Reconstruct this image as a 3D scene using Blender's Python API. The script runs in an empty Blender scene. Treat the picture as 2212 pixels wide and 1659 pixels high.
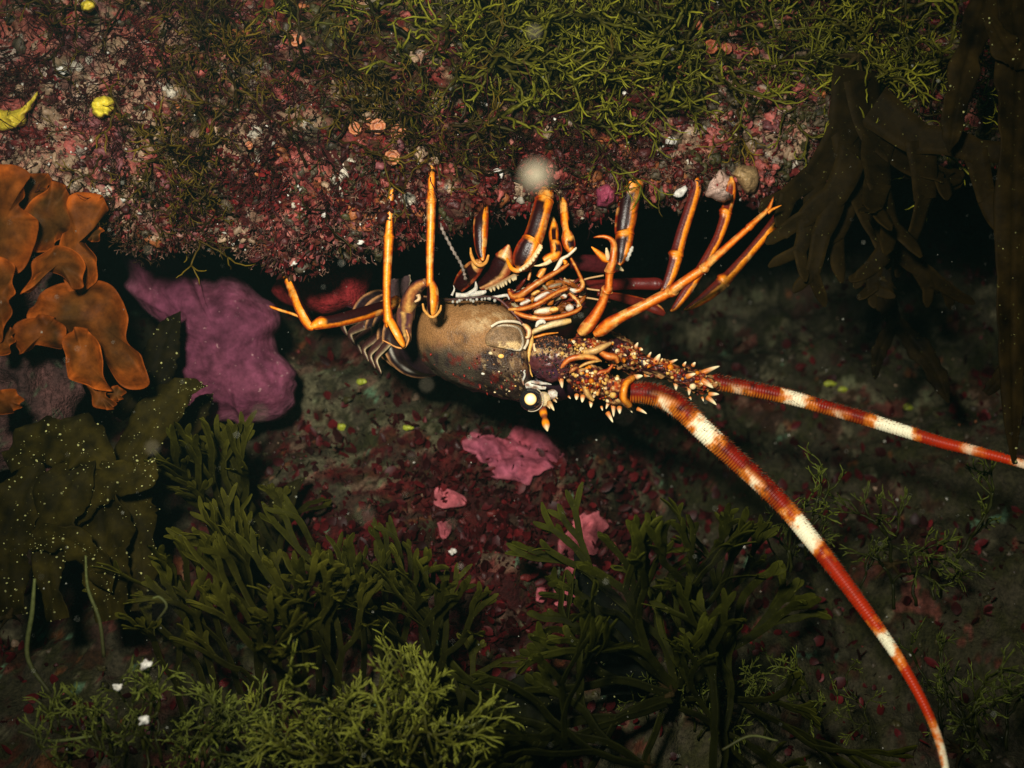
import bpy, math, random
import numpy as np
from mathutils import Vector
from mathutils.bvhtree import BVHTree

# ------------------------------------------------------------------ camera, world, light
sc = bpy.context.scene
COL = sc.collection
FOC = 0.90
cam_d = bpy.data.cameras.new('camera'); cam = bpy.data.objects.new('camera', cam_d); COL.objects.link(cam)
cam.location = (0, 0, 0); cam.rotation_euler = (math.radians(90), 0, 0)
cam_d.sensor_width = 36; cam_d.lens = 36 * 0.9 / 0.8192
cam_d.clip_start = 0.01; cam_d.clip_end = 50
cam_d.dof.use_dof = True; cam_d.dof.focus_distance = 0.885; cam_d.dof.aperture_fstop = 4.2
sc.camera = cam
world = bpy.data.worlds.new('World'); sc.world = world; world.use_nodes = True
bg = world.node_tree.nodes['Background']
bg.inputs[0].default_value = (0.005, 0.019, 0.018, 1); bg.inputs[1].default_value = 2.0
# the diver's strobe, beside and above the housing
ld = bpy.data.lights.new('dive_strobe', 'SPOT'); lamp = bpy.data.objects.new('dive_strobe', ld); COL.objects.link(lamp)
lamp.location = (-0.15, -0.04, 0.215)
lamp.rotation_euler = (Vector((0.0, 0.92, 0.06)) - Vector(lamp.location)).to_track_quat('-Z', 'Y').to_euler()
ld.energy = 66; ld.color = (1.0, 0.93, 0.80); ld.spot_size = math.radians(76); ld.spot_blend = 1.0; ld.shadow_soft_size = 0.05
vs = sc.view_settings
vs.view_transform = 'Standard'; vs.look = 'None'; vs.exposure = 0.0; vs.gamma = 1.0; vs.use_curve_mapping = False
sc.render.engine = 'CYCLES'
sc.cycles.use_denoising = True
sc.cycles.max_bounces = 5; sc.cycles.diffuse_bounces = 3; sc.cycles.glossy_bounces = 2
sc.cycles.transmission_bounces = 3; sc.cycles.transparent_max_bounces = 8; sc.cycles.volume_bounces = 0
sc.cycles.sample_clamp_indirect = 4

rng = np.random.default_rng(7)
random.seed(7)

# ------------------------------------------------------------------ maths helpers
K = 0.4096 / 1106.0
def at(x, y, Y):                       # a sight line's point at the depth Y
    k = K * Y / 0.9
    return np.array([(x - 1106) * k, Y, (829.5 - y) * k])
def to_img(p):                         # world points -> sight-line coordinates, for laying out growth on the rock
    k = K * p[:, 1] / 0.9
    return p[:, 0] / k + 1106, 829.5 - p[:, 2] / k
def pm(Y=0.9): return K * Y / 0.9
def crop(x0, y0, s): return lambda x, y: (x0 + x * s, y0 + y * s)
P1 = crop(553.0, 331.8, .22222); P2 = crop(860.2, 491.6, .22222); P3 = crop(983.1, 344.1, .22222)
P4 = crop(1106.0, 645.2, .22222); P5 = crop(1290.3, 307.2, .25926); P6 = crop(577.6, 528.4, .2)
P7 = crop(1013.8, 522.3, .14813); P8 = crop(0, 338.0, .33342)

def _hash(ix, iy, iz, seed):
    h = (ix.astype(np.int64) * 374761393 + iy.astype(np.int64) * 668265263 + iz.astype(np.int64) * 2147483647 + seed * 144665) & 0xffffffff
    h = ((h ^ (h >> 13)) * 1274126177) & 0xffffffff
    h = ((h ^ (h >> 16)) * 2246822519) & 0xffffffff
    return (h ^ (h >> 15)) & 0xffffffff
def rnd3(ix, iy, iz, seed): return _hash(ix, iy, iz, seed) / 4294967295.0
def vnoise(p, seed=0):                  # value noise, 0..1
    f = np.floor(p); i = f.astype(np.int64); w = p - f; w = w * w * w * (w * (w * 6 - 15) + 10)
    r = 0
    for dx in (0, 1):
        wx = w[:, 0] if dx else 1 - w[:, 0]
        for dy in (0, 1):
            wy = w[:, 1] if dy else 1 - w[:, 1]
            for dz in (0, 1):
                wz = w[:, 2] if dz else 1 - w[:, 2]
                r = r + wx * wy * wz * rnd3(i[:, 0] + dx, i[:, 1] + dy, i[:, 2] + dz, seed)
    return r
def fbm(p, scale, octs=4, seed=0, gain=0.5):     # about -1..1
    q = np.asarray(p, float) / scale; a = 1.0; s = 0; n = 0
    for o in range(octs):
        s = s + a * (vnoise(q + 17.3 * o, seed + o) * 2 - 1); n += a; a *= gain; q = q * 2.03
    return s / n * 1.6
def cells(p, size, seed):               # random number per warped cell
    q = np.asarray(p) / size
    i = np.floor(q + 0.0).astype(np.int64)
    return rnd3(i[:, 0], i[:, 1], i[:, 2], seed)
def sstep(a, b, x):
    t = np.clip((x - a) / (b - a), 0, 1); return t * t * (3 - 2 * t)
def unit(v):
    v = np.asarray(v, float); return v / np.maximum(np.linalg.norm(v, axis=-1, keepdims=True), 1e-12)
def cr(pts, n):                          # Catmull-Rom through pts (m,d), n samples
    p = np.asarray(pts, float); m = len(p)
    if m == 2: t = np.linspace(0, 1, n)[:, None]; return p[0] * (1 - t) + p[1] * t
    q = np.vstack([2 * p[0] - p[1], p, 2 * p[-1] - p[-2]])
    u = np.linspace(0, m - 1 - 1e-9, n); i = np.floor(u).astype(int); t = (u - i)[:, None]
    a, b, c, d = q[i], q[i + 1], q[i + 2], q[i + 3]
    return 0.5 * (2 * b + (c - a) * t + (2 * a - 5 * b + 4 * c - d) * t * t + (3 * b - a - 3 * c + d) * t ** 3)

# ------------------------------------------------------------------ mesh helpers
class Acc:
    def __init__(s): s.V = []; s.F = []; s.C = []; s.n = 0
    def add(s, V, F, C):
        V = np.asarray(V, float); C = np.broadcast_to(np.asarray(C, float), (len(V), 3))
        for f in F: s.F.append(np.asarray(f) + s.n)
        s.V.append(V); s.C.append(C); s.n += len(V)
        return s
    def build(s, name, mat, parent=None, smooth=True):
        return mkmesh(name, np.vstack(s.V), s.F, np.vstack(s.C), mat, parent, smooth)
def mkmesh(name, V, F, C, mat, parent=None, smooth=True):
    me = bpy.data.meshes.new(name)
    me.vertices.add(len(V)); me.vertices.foreach_set('co', np.ascontiguousarray(V, dtype=np.float32).ravel())
    F = [np.atleast_2d(f) for f in F if len(f)]
    loops = np.concatenate([f.ravel() for f in F]).astype(np.int32)
    sizes = np.concatenate([np.full(len(f), f.shape[1]) for f in F])
    start = np.concatenate([[0], np.cumsum(sizes)[:-1]]).astype(np.int32)
    me.loops.add(len(loops)); me.loops.foreach_set('vertex_index', loops)
    me.polygons.add(len(sizes)); me.polygons.foreach_set('loop_start', start)
    me.update(calc_edges=True); me.validate()
    if smooth: me.polygons.foreach_set('use_smooth', np.ones(len(me.polygons), dtype=bool))
    ca = me.color_attributes.new('Col', 'FLOAT_COLOR', 'POINT')
    c4 = np.ones((len(V), 4), dtype=np.float32); c4[:, :3] = np.clip(C, 0, 1)
    ca.data.foreach_set('color', c4.ravel())
    me.materials.append(mat)
    o = bpy.data.objects.new(name, me); COL.objects.link(o)
    if parent: o.parent = parent
    return o
def tag(o, label=None, cat=None, group=None, kind=None):
    if label: o['label'] = label
    if cat: o['category'] = cat
    if group: o['group'] = group
    if kind: o['kind'] = kind
    return o
def thing(name, label, cat, group=None):
    o = bpy.data.objects.new(name, None); COL.objects.link(o); o.empty_display_size = 0.01
    return tag(o, label, cat, group)
def grid_faces(n, k, wrap=True):
    i = np.arange(n - 1)[:, None]; j = np.arange(k if wrap else k - 1)[None, :]
    j2 = (j + 1) % k
    return np.stack([i * k + j, i * k + j2, (i + 1) * k + j2, (i + 1) * k + j], -1).reshape(-1, 4)
def sweep(P, a, b, k=16, ref=(0, -1, 0), mod=None, colf=None, col=(.5, .5, .5), prof=None, curl=None):
    """tube / ribbon along P; a = half width across the sight, b = half depth; angle 0 faces ref"""
    P = np.asarray(P, float); n = len(P)
    T = unit(np.gradient(P, axis=0)); R = np.broadcast_to(np.asarray(ref, float), (n, 3)) + np.array([.02, 0, .013])
    N2 = unit(R - (R * T).sum(1, keepdims=True) * T); N1 = np.cross(T, N2)
    th = np.linspace(0, 2 * np.pi, k, endpoint=False)
    U, TH = np.meshgrid(np.linspace(0, 1, n), th, indexing='ij')
    if prof is None: sx, cx = np.sin(TH), np.cos(TH)
    else: sx = np.broadcast_to(prof[:, 0], (n, k)); cx = np.broadcast_to(prof[:, 1], (n, k))
    m = np.ones((n, k)) if mod is None else mod(U, TH)
    a = np.broadcast_to(a, n)[:, None]; b = np.broadcast_to(b, n)[:, None]
    offb = b * cx * m
    if curl is not None: offb = offb + curl(U, sx) * a
    V = P[:, None, :] + N1[:, None, :] * (a * sx * m)[..., None] + N2[:, None, :] * offb[..., None]
    V = V.reshape(-1, 3)
    F = [grid_faces(n, k), np.arange(k)[None, ::-1], ((n - 1) * k + np.arange(k))[None, :]]
    C = np.broadcast_to(col, (n * k, 3)) if colf is None else colf(U, TH, V.reshape(n, k, 3)).reshape(-1, 3)
    return V, F, C
TH_ = np.linspace(0, 2 * np.pi, 8, endpoint=False)
FLAT = np.stack([np.sign(np.sin(TH_)) * np.abs(np.sin(TH_)) ** 0.8, np.cos(TH_)], 1)
def mixc(a, b, t):
    t = np.asarray(t)[..., None]; return np.asarray(a) * (1 - t) + np.asarray(b) * t
def ico(sub=1):
    t = (1 + 5 ** .5) / 2
    v = [(-1, t, 0), (1, t, 0), (-1, -t, 0), (1, -t, 0), (0, -1, t), (0, 1, t), (0, -1, -t), (0, 1, -t), (t, 0, -1), (t, 0, 1), (-t, 0, -1), (-t, 0, 1)]
    f = [(0, 11, 5), (0, 5, 1), (0, 1, 7), (0, 7, 10), (0, 10, 11), (1, 5, 9), (5, 11, 4), (11, 10, 2), (10, 7, 6), (7, 1, 8), (3, 9, 4), (3, 4, 2), (3, 2, 6), (3, 6, 8), (3, 8, 9), (4, 9, 5), (2, 4, 11), (6, 2, 10), (8, 6, 7), (9, 8, 1)]
    v = [unit(x) for x in v]
    for _ in range(sub):
        cache = {}; nf = []
        def mid(i, j):
            key = (min(i, j), max(i, j))
            if key not in cache: cache[key] = len(v); v.append(unit(v[i] + v[j]))
            return cache[key]
        for a, b, c in f:
            x, y, z = mid(a, b), mid(b, c), mid(c, a); nf += [(a, x, z), (b, y, x), (c, z, y), (x, y, z)]
        f = nf
    return np.array(v), np.array(f)
ICO0, ICO1, ICO2, ICO3 = ico(0), ico(1), ico(2), ico(3)
def frames(N, spin):
    """orthonormal frames with z = N, spun at random: (n,3,3) columns x,y,z"""
    N = unit(N); up = np.where(np.abs(N[:, 2:3]) > .9, np.array([[1., 0, 0]]), np.array([[0, 0, 1.]]))
    X = unit(np.cross(up, N)); Yv = np.cross(N, X); c, s = np.cos(spin)[:, None], np.sin(spin)[:, None]
    return np.stack([X * c + Yv * s, -X * s + Yv * c, N], -1)
def scatter(V, F, pos, fr, scale, col, cvert=None):
    """many copies of one template as one mesh: V (m,3), F list, pos (n,3), fr (n,3,3), scale (n,3) -> V,F,C"""
    n, m = len(pos), len(V)
    W = np.einsum('nij,nmj->nmi', fr, V[None] * scale[:, None, :]) + pos[:, None, :]
    off = (np.arange(n) * m)[:, None, None]
    FF = [(np.asarray(f)[None] + off).reshape(-1, np.asarray(f).shape[1]) for f in F]
    C = np.broadcast_to(col[:, None, :], (n, m, 3))
    if cvert is not None: C = C * cvert[None] if cvert.ndim == 2 else C * cvert[None, :, None]
    return W.reshape(-1, 3), FF, C.reshape(-1, 3)

# ------------------------------------------------------------------ materials
def material(name, rough=.5, spec=.4, noise=.35, nscale=300, bump=.3, bscale=400, bdist=.001, transl=0, coat=0, vor=0, sss=0, speck=None):
    m = bpy.data.materials.new(name); m.use_nodes = True; nt = m.node_tree; N = nt.nodes; L = nt.links
    pr = N['Principled BSDF']; out = N['Material Output']
    at_ = N.new('ShaderNodeAttribute'); at_.attribute_name = 'Col'
    tc = N.new('ShaderNodeTexCoord')
    nz = N.new('ShaderNodeTexNoise'); nz.inputs['Scale'].default_value = nscale; nz.inputs['Detail'].default_value = 5; nz.inputs['Roughness'].default_value = .65
    L.new(tc.outputs['Object'], nz.inputs['Vector'])
    mr = N.new('ShaderNodeMapRange'); mr.inputs[1].default_value = .3; mr.inputs[2].default_value = .7
    mr.inputs[3].default_value = 1 - noise; mr.inputs[4].default_value = 1 + noise
    L.new(nz.outputs['Fac'], mr.inputs[0])
    mx = N.new('ShaderNodeMix'); mx.data_type = 'RGBA'; mx.blend_type = 'MULTIPLY'; mx.inputs[0].default_value = 1
    L.new(at_.outputs['Color'], mx.inputs[6]); L.new(mr.outputs[0], mx.inputs[7]); base = mx.outputs[2]
    if speck:
        n2 = N.new('ShaderNodeTexNoise'); n2.inputs['Scale'].default_value = speck[0]; n2.inputs['Detail'].default_value = 3
        L.new(tc.outputs['Object'], n2.inputs['Vector'])
        r2 = N.new('ShaderNodeMapRange'); r2.inputs[1].default_value = speck[1]; r2.inputs[2].default_value = speck[1] + .06
        L.new(n2.outputs['Fac'], r2.inputs[0])
        m2 = N.new('ShaderNodeMix'); m2.data_type = 'RGBA'; L.new(r2.outputs[0], m2.inputs[0]); L.new(base, m2.inputs[6])
        m2.inputs[7].default_value = (*speck[2], 1); base = m2.outputs[2]
    L.new(base, pr.inputs['Base Color'])
    pr.inputs['Roughness'].default_value = rough; pr.inputs['Specular IOR Level'].default_value = spec
    pr.inputs['Coat Weight'].default_value = coat; pr.inputs['Coat Roughness'].default_value = .15
    if sss:
        pr.inputs['Subsurface Weight'].default_value = sss; pr.inputs['Subsurface Scale'].default_value = .004
        pr.inputs['Subsurface Radius'].default_value = (1, .4, .1)
    if bump:
        nb = N.new('ShaderNodeTexVoronoi' if vor else 'ShaderNodeTexNoise'); nb.inputs['Scale'].default_value = bscale
        if not vor: nb.inputs['Detail'].default_value = 4
        L.new(tc.outputs['Object'], nb.inputs['Vector'])
        bp = N.new('ShaderNodeBump'); bp.inputs['Strength'].default_value = bump; bp.inputs['Distance'].default_value = bdist
        L.new(nb.outputs[0], bp.inputs['Height']); L.new(bp.outputs['Normal'], pr.inputs['Normal'])
    if transl:
        tr = N.new('ShaderNodeBsdfTranslucent'); L.new(base, tr.inputs['Color'])
        ms = N.new('ShaderNodeMixShader'); ms.inputs[0].default_value = transl
        L.new(pr.outputs[0], ms.inputs[1]); L.new(tr.outputs[0], ms.inputs[2]); L.new(ms.outputs[0], out.inputs['Surface'])
    return m
M_rock = material('reef_rock', .8, .12, .6, 260, .9, 420, .003)
M_crust = material('encrusting_growth', .5, .3, .45, 500, .5, 700, .001)
M_turf = material('red_turf', .5, .2, .4, 500, 0, transl=.3)
M_weed = material('green_weed', .5, .15, .35, 300, 0, transl=.25)
M_blade = material('brown_blade', .6, .03, .5, 70, .3, 260, .0010, transl=.4, speck=(380, .69, (.12, .115, .03)))
M_orange = material('orange_frond', .6, .06, .45, 110, .5, 240, .0012, transl=.12)
M_coral = material('coralline_crust', .8, .08, .40, 120, .7, 170, .0025, speck=(260, .68, (.30, .16, .17)))
M_shell = material('lobster_shell', .33, .24, .35, 420, .25, 700, .0007)
M_carap = material('carapace_shell', .45, .2, .40, 800, .5, 850, .0010, vor=1)
M_flag = material('antenna_shell', .4, .18, .2, 900, .1, 1500, .0004)
M_spine = material('spine_shell', .4, .2, .2, 500, 0)
M_soft = material('soft_tissue', .4, .25, .35, 350, .3, 600, .0008, sss=.15)
M_eye = material('eye_dark', .12, .6, .1, 300, 0, coat=.4)
M_glint = material('eyeshine_paint', .35, .5, .06, 200, 0)
M_part = material('marine_snow', .9, .1, .3, 900, 0)

# ------------------------------------------------------------------ the reef: ledge above, slope behind and below
PAL = np.array([[.045, .0065, .006], [.12, .012, .010], [.31, .075, .060], [.30, .20, .125], [.48, .43, .34], [.040, .034, .009], [.32, .10, .03], [.07, .052, .030], [.17, .052, .055]])
#               maroon            crimson            pink             beige           white           olive              orange           brown              mauve
def palette(p, weights, size, seed):
    """blotches: one palette entry per warped cell, chosen by the weights (n,9) of the place"""
    w = np.stack([fbm(p, size * 1.3, 3, seed + 50 + i) for i in range(3)], 1) * size * .8
    r = cells(p + w, size, seed)
    c = np.cumsum(weights, 1); c = c / c[:, -1:]
    return PAL[(r[:, None] > c).sum(1).clip(0, len(PAL) - 1)]
def ledge_weights(p):
    x, y = to_img(p); n = len(p); W = np.zeros((n, 9))
    g = lambda cx, cy, rx, ry: np.exp(-((x - cx) / rx) ** 2 - ((y - cy) / ry) ** 2)
    W[:, 0] = .34; W[:, 1] = .12; W[:, 2] = .10; W[:, 3] = .08; W[:, 4] = .012; W[:, 5] = .14; W[:, 6] = .03; W[:, 7] = .16; W[:, 8] = .04
    pale = 2.2 * g(60, 310, 330, 170) + .5 * g(330, 290, 200, 130) + .6 * g(1650, 260, 160, 140) + .45 * g(830, 300, 90, 90) + .4 * g(90, 150, 200, 200) + .5 * g(900, 420, 60, 60)
    W[:, 3] += .6 * pale; W[:, 2] += .4 * pale; W[:, 8] += .2 * pale; W[:, 4] += .08 * pale; W[:, 7] += .2 * pale
    red = g(900, 280, 350, 130) + g(550, 430, 250, 120) + g(1150, 370, 200, 60)
    W[:, 0] += .5 * red; W[:, 1] += .22 * red
    grn = g(1300, 60, 500, 120) + g(1800, 120, 250, 130)
    W[:, 5] += .9 * grn; W[:, 7] += .3 * grn
    pk = g(1640, 60, 70, 50) + g(640, 480, 90, 40) + g(1400, 420, 60, 40)
    W[:, 2] += 1.2 * pk
    dark = sstep(1700, 1850, x) * sstep(150, 300, y); W[:, 7] += dark; W[:, 5] += dark
    return W
def slope_weights(p):
    x, y = to_img(p); n = len(p); W = np.zeros((n, 9))
    g = lambda cx, cy, rx, ry: np.exp(-((x - cx) / rx) ** 2 - ((y - cy) / ry) ** 2)
    W[:, 0] = .30; W[:, 1] = .05; W[:, 2] = .02; W[:, 3] = .03; W[:, 4] = .006; W[:, 5] = .25; W[:, 7] = .3; W[:, 6] = .01
    red = g(1000, 1230, 330, 190); W[:, 0] += 2.6 * red; W[:, 1] += .9 * red
    gry = g(760, 900, 190, 120) + .9 * g(1750, 700, 350, 160) + .6 * g(1050, 890, 120, 40)
    W[:, 7] += 1.2 * gry; W[:, 3] += .5 * gry; W[:, 5] += .8 * gry
    rt = sstep(1250, 1500, x) + sstep(1380, 1500, y); W[:, 0] *= 1 / (1 + 1.5 * rt); W[:, 1] *= 1 / (1 + 2 * rt); W[:, 5] += .45 * rt; W[:, 7] += .25 * rt
    crev = g(760, 610, 240, 60); W[:, 1] += 2.5 * crev; W[:, 0] += 2 * crev
    return W

LIPX = np.array([-900, -300, 0, 120, 230, 290, 420, 520, 600, 700, 780, 830, 1000, 1130, 1300, 1360, 1420, 1500, 1600, 1690, 1760, 1850, 1950, 2100, 2300, 3200])
LIPY = np.array([430, 420, 440, 470, 478, 505, 548, 552, 562, 556, 522, 500, 448, 450, 455, 425, 396, 392, 415, 425, 380, 320, 300, 330, 360, 380])
def ledge_front(X):                      # how far away the ledge's face stands
    return 0.876 + 0.045 * sstep(-.058, -.018, X) + .03 * sstep(.03, .20, X) - 0.0 * sstep(-.15, -.4, X) + 0.03 * sstep(.25, .5, X)
nx, nj = 640, 400
Xs = np.linspace(-.78, .78, nx)
zl = np.zeros(nx)
yf = ledge_front(Xs)
zl = (829.5 - np.interp(Xs / (K * yf / .9) + 1106, LIPX, LIPY)) * K * yf / .9
zl = np.convolve(np.pad(zl, 4, mode='edge'), np.ones(9) / 9, 'valid')
R = .022 + .012 * (fbm(np.stack([Xs, Xs * 0, Xs * 0], 1), .09, 2, 5) * .5 + .5)
nf, na = 250, 40; nu = nj - nf - na
V = np.zeros((nj, nx, 3)); V[:, :, 0] = Xs
t = np.linspace(0, 1, nf)[:, None] ** .9
V[:nf, :, 2] = .62 * (1 - t) + (zl + R) * t
V[:nf, :, 1] = yf + .22 * np.maximum(V[:nf, :, 2] - zl - R - .04, 0) ** 1.15
ang = np.linspace(0, np.pi / 2, na + 1)[1:, None]
V[nf:nf + na, :, 2] = zl + R - R * np.sin(ang); V[nf:nf + na, :, 1] = yf + R - R * np.cos(ang)
t = np.linspace(0, 1, nu + 1)[1:, None]
V[nf + na:, :, 1] = yf + R + t ** 1.4 * .85; V[nf + na:, :, 2] = zl + .12 * t + .05 * np.sin(t * 3)
V = V.reshape(-1, 3)
def gridnormals(V, nj, nx):
    G = V.reshape(nj, nx, 3); du = np.gradient(G, axis=1); dv = np.gradient(G, axis=0)
    n = unit(np.cross(dv, du)); return n.reshape(-1, 3)
NL = gridnormals(V, nj, nx)
if NL[nx * 100 + nx // 2, 1] > 0: NL = -NL
disp = .016 * fbm(V, .11, 2, 1) + .009 * fbm(V, .035, 2, 11) + .0055 * np.abs(fbm(V, .014, 2, 21)) + .0022 * fbm(V, .005, 2, 31)
V = V + NL * disp[:, None]
NL = gridnormals(V, nj, nx)
if NL[nx * 100 + nx // 2, 1] > 0: NL = -NL
LW = ledge_weights(V)
C = palette(V, LW, .011, 3) * .4 + palette(V, LW, .030, 4) * .6
LV, LN = V, NL
ledge = mkmesh('rock_ledge', V, [grid_faces(nj, nx, False)], C, M_rock); tag(ledge, kind='structure')
ledge_bvh = BVHTree.FromPolygons([Vector(v) for v in V], grid_faces(nj, nx, False).tolist())

zx = np.array([-.80, -.40, -.30, -.20, -.10, 0, .08, .15, .30, .60]); zy = np.array([.60, .82, .905, 1.0, 1.07, 1.13, 1.22, 1.36, 1.50, 1.56])
sx_, sz_ = 620, 420
X2, Z2 = np.meshgrid(np.linspace(-1.0, 1.0, sx_), np.linspace(-.78, .58, sz_))
Y2 = np.interp(Z2 + .03 * np.sin(X2 * 6 + 1), zx, zy) + .13 * sstep(.05, .35, X2) * sstep(-.22, -.02, Z2) + .04 * np.sin(X2 * 9 + Z2 * 7)
V = np.stack([X2, Y2, Z2], -1).reshape(-1, 3)
NS = gridnormals(V, sz_, sx_)
if NS[len(NS) // 2, 1] > 0: NS = -NS
disp = .03 * fbm(V, .16, 2, 41) + .013 * fbm(V, .05, 2, 44) + .006 * np.abs(fbm(V, .018, 2, 47)) + .0025 * fbm(V, .006, 2, 49)
V = V + NS * disp[:, None]
NS = gridnormals(V, sz_, sx_)
if NS[len(NS) // 2, 1] > 0: NS = -NS
SW = slope_weights(V)
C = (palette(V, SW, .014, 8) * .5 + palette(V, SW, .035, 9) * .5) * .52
gm = sstep(.0, .05, C[:, 1] * 1.8 - C[:, 0]); C = C * (1 - gm[:, None]) + C * np.array([.50, 1.0, .72]) * gm[:, None]; C = C + np.array([.004, .014, .010]) * gm[:, None] * .8  # green-teal cast of the water put into the non-red rock colours
SV, SN = V, NS
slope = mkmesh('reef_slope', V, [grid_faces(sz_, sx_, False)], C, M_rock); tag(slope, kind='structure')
slope_bvh = BVHTree.FromPolygons([Vector(v) for v in V], grid_faces(sz_, sx_, False).tolist())
def hit(bvh, x, y):
    d = Vector(at(x, y, .9)).normalized(); loc, nor, i, dist = bvh.ray_cast(Vector((0, 0, 0)), d)
    if loc is None: return None, None
    if nor.dot(d) > 0: nor = -nor
    return np.array(loc), np.array(nor)
def hitY(bvh, x, y, default=.9):
    l, n = hit(bvh, x, y); return default if l is None else l[1]
# ------------------------------------------------------------------ the spiny lobster
lob = thing('spiny_lobster', 'orange and maroon spiny lobster clinging upside down under the rock ledge, long banded antennae', 'lobster')
ORG = np.array([.86, .255, .006]); RED = np.array([.24, .018, .002]); DRK = np.array([.017, .0014, .0018]); CREAM = np.array([.80, .62, .34]); YEL = np.array([.85, .50, .12])
WHT = np.array([.66, .62, .52]); TAN = np.array([.265, .130, .046]); PUR = np.array([.034, .010, .018])
def line(pts, cropf, Ys, hw_scale):
    """pts: (x, y, half width in crop units); Ys: depths, interpolated along -> points, half widths in metres"""
    n = len(pts); Y = np.interp(np.linspace(0, 1, n), np.linspace(0, 1, len(Ys)), Ys)
    P = np.array([at(*cropf(x, y), Yi) for (x, y, w), Yi in zip(pts, Y)])
    W = np.array([w * hw_scale * pm(Yi) for (x, y, w), Yi in zip(pts, Y)])
    return P, W
SC = {P1: .22222, P2: .22222, P3: .22222, P4: .22222, P5: .25926, P6: .2, P7: .14813}
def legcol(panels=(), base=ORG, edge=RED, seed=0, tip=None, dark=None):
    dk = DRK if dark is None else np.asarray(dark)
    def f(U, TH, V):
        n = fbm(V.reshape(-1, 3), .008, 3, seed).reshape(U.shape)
        c = mixc(base, edge, np.clip(.05 + .95 * sstep(.30, .92, np.abs(np.sin(TH))) + .30 * n, 0, 1))  # edge shading painted in: sides turned from the view go darker red, mottled
        c = mixc(c, YEL, np.clip(.40 * sstep(.2, .8, n) + .30 * (1 - sstep(.1, .4, np.abs(np.sin(TH) + .25 * n))), 0, 1))  # yellow blotches, plus a painted highlight along the ridge facing the view
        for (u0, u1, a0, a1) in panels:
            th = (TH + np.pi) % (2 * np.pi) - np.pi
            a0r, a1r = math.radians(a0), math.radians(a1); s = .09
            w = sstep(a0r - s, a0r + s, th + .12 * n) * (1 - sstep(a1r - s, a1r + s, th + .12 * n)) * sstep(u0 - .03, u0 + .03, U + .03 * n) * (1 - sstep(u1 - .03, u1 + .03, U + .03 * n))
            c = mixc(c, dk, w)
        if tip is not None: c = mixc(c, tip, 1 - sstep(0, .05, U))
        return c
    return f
def legmod(panels=(), joints=()):
    def f(U, TH):
        m = np.ones(U.shape); th = (TH + np.pi) % (2 * np.pi) - np.pi
        for (u0, u1, a0, a1) in panels:
            a0r, a1r = math.radians(a0), math.radians(a1)
            m -= .20 * sstep(a0r - .1, a0r + .1, th) * (1 - sstep(a1r - .1, a1r + .1, th)) * sstep(u0 - .03, u0 + .03, U) * (1 - sstep(u1 - .03, u1 + .03, U))
        for j in joints: m += .07 * np.exp(-((U - j) / .016) ** 2) - .13 * np.exp(-((U - j - .024) / .006) ** 2)
        return m
    return f
TIPC = np.array([.30, .26, .05])
def leg(pts, cropf, Ys, panels=(), joints=(), n=120, k=44, depth=None, seed=0, name='leg', base=ORG, tip=TIPC, parent=None, edge=RED, dark=None):
    P, W = line(pts, cropf, Ys, SC[cropf])
    Q = cr(np.hstack([P, W[:, None]]), n); w = np.maximum(Q[:, 3], 3e-4)
    depth = (.62 if panels else .85) if depth is None else depth
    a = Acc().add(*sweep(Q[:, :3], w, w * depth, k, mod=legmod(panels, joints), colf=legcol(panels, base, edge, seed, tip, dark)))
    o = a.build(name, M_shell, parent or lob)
    return o
def ballp(acc, c, r, col, e=(1, 1, 1), tmpl=ICO2): acc.add(tmpl[0] * np.asarray(e) * r + c, [tmpl[1]], col)

# carapace: rings laid from the tail end to the face, each with an upper and a lower rim
car = [((912, 668), (896, 752), .958, .028), ((925, 652), (903, 772), .950, .036), ((955, 645), (930, 798), .942, .041), ((995, 648), (971, 826), .936, .044),
       ((1040, 650), (1020, 844), .930, .045), ((1082, 660), (1072, 857), .925, .043), ((1112, 682), (1108, 866), .920, .038), ((1133, 712), (1130, 866), .915, .032), ((1144, 745), (1143, 855), .912, .024), ((1150, 780), (1150, 830), .910, .010)]
S = np.array([np.concatenate([at(*a, Y), at(*b, Y), [r]]) for a, b, Y, r in car]); S = cr(S, 90)
k = 96; th = np.linspace(0, 2 * np.pi, k, endpoint=False)
cen = (S[:, :3] + S[:, 3:6]) / 2; hv = (S[:, :3] - S[:, 3:6]) / 2
V = cen[:, None] + hv[:, None] * (np.sign(np.cos(th)) * np.abs(np.cos(th)) ** .88)[None, :, None] + np.array([0, -1., 0]) * (S[:, 6:7] * (np.sign(np.sin(th)) * np.abs(np.sin(th)) ** .88)[None])[..., None]
V = V.reshape(-1, 3); nn = fbm(V, .02, 3, 77)
x, y = to_img(V)
px2, py2 = (x - 860.2) / .22222, (y - 491.6) / .22222
gr = sstep(0, 1, (py2 - (1060 + .25 * (px2 - 600))) / 330 + .35 * nn)              # mottled lower flank
c = mixc(TAN, np.array([.060, .046, .030]), gr)
f2 = fbm(V, .006, 3, 78)
c = mixc(c, np.array([.50, .34, .17]), np.exp(-((px2 - 900) / 260) ** 2 - ((py2 - 930) / 130) ** 2) * sstep(-.1, .35, f2))
c = mixc(c, np.array([.022, .014, .014]), np.clip(np.exp(-((px2 - 590) / 90) ** 2 - ((py2 - 1080) / 60) ** 2) * 1.2 * sstep(-.5, .3, f2), 0, 1))
front = sstep(760, 900, px2 + 60 * nn) * sstep(1120, 1230, py2 + 60 * nn)
c = mixc(c, np.array([.024, .012, .009]), np.clip(front * (.45 + .7 * sstep(-.3, .3, f2)), 0, 1)); c = mixc(c, np.array([.30, .18, .075]), np.clip(front * sstep(.38, .6, fbm(V, .0035, 3, 83)) * .8, 0, 1))
c = mixc(c, np.array([.14, .012, .008]), np.clip(sstep(.5, .7, fbm(V, .007, 2, 79)) * gr * .7, 0, 1))
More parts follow.
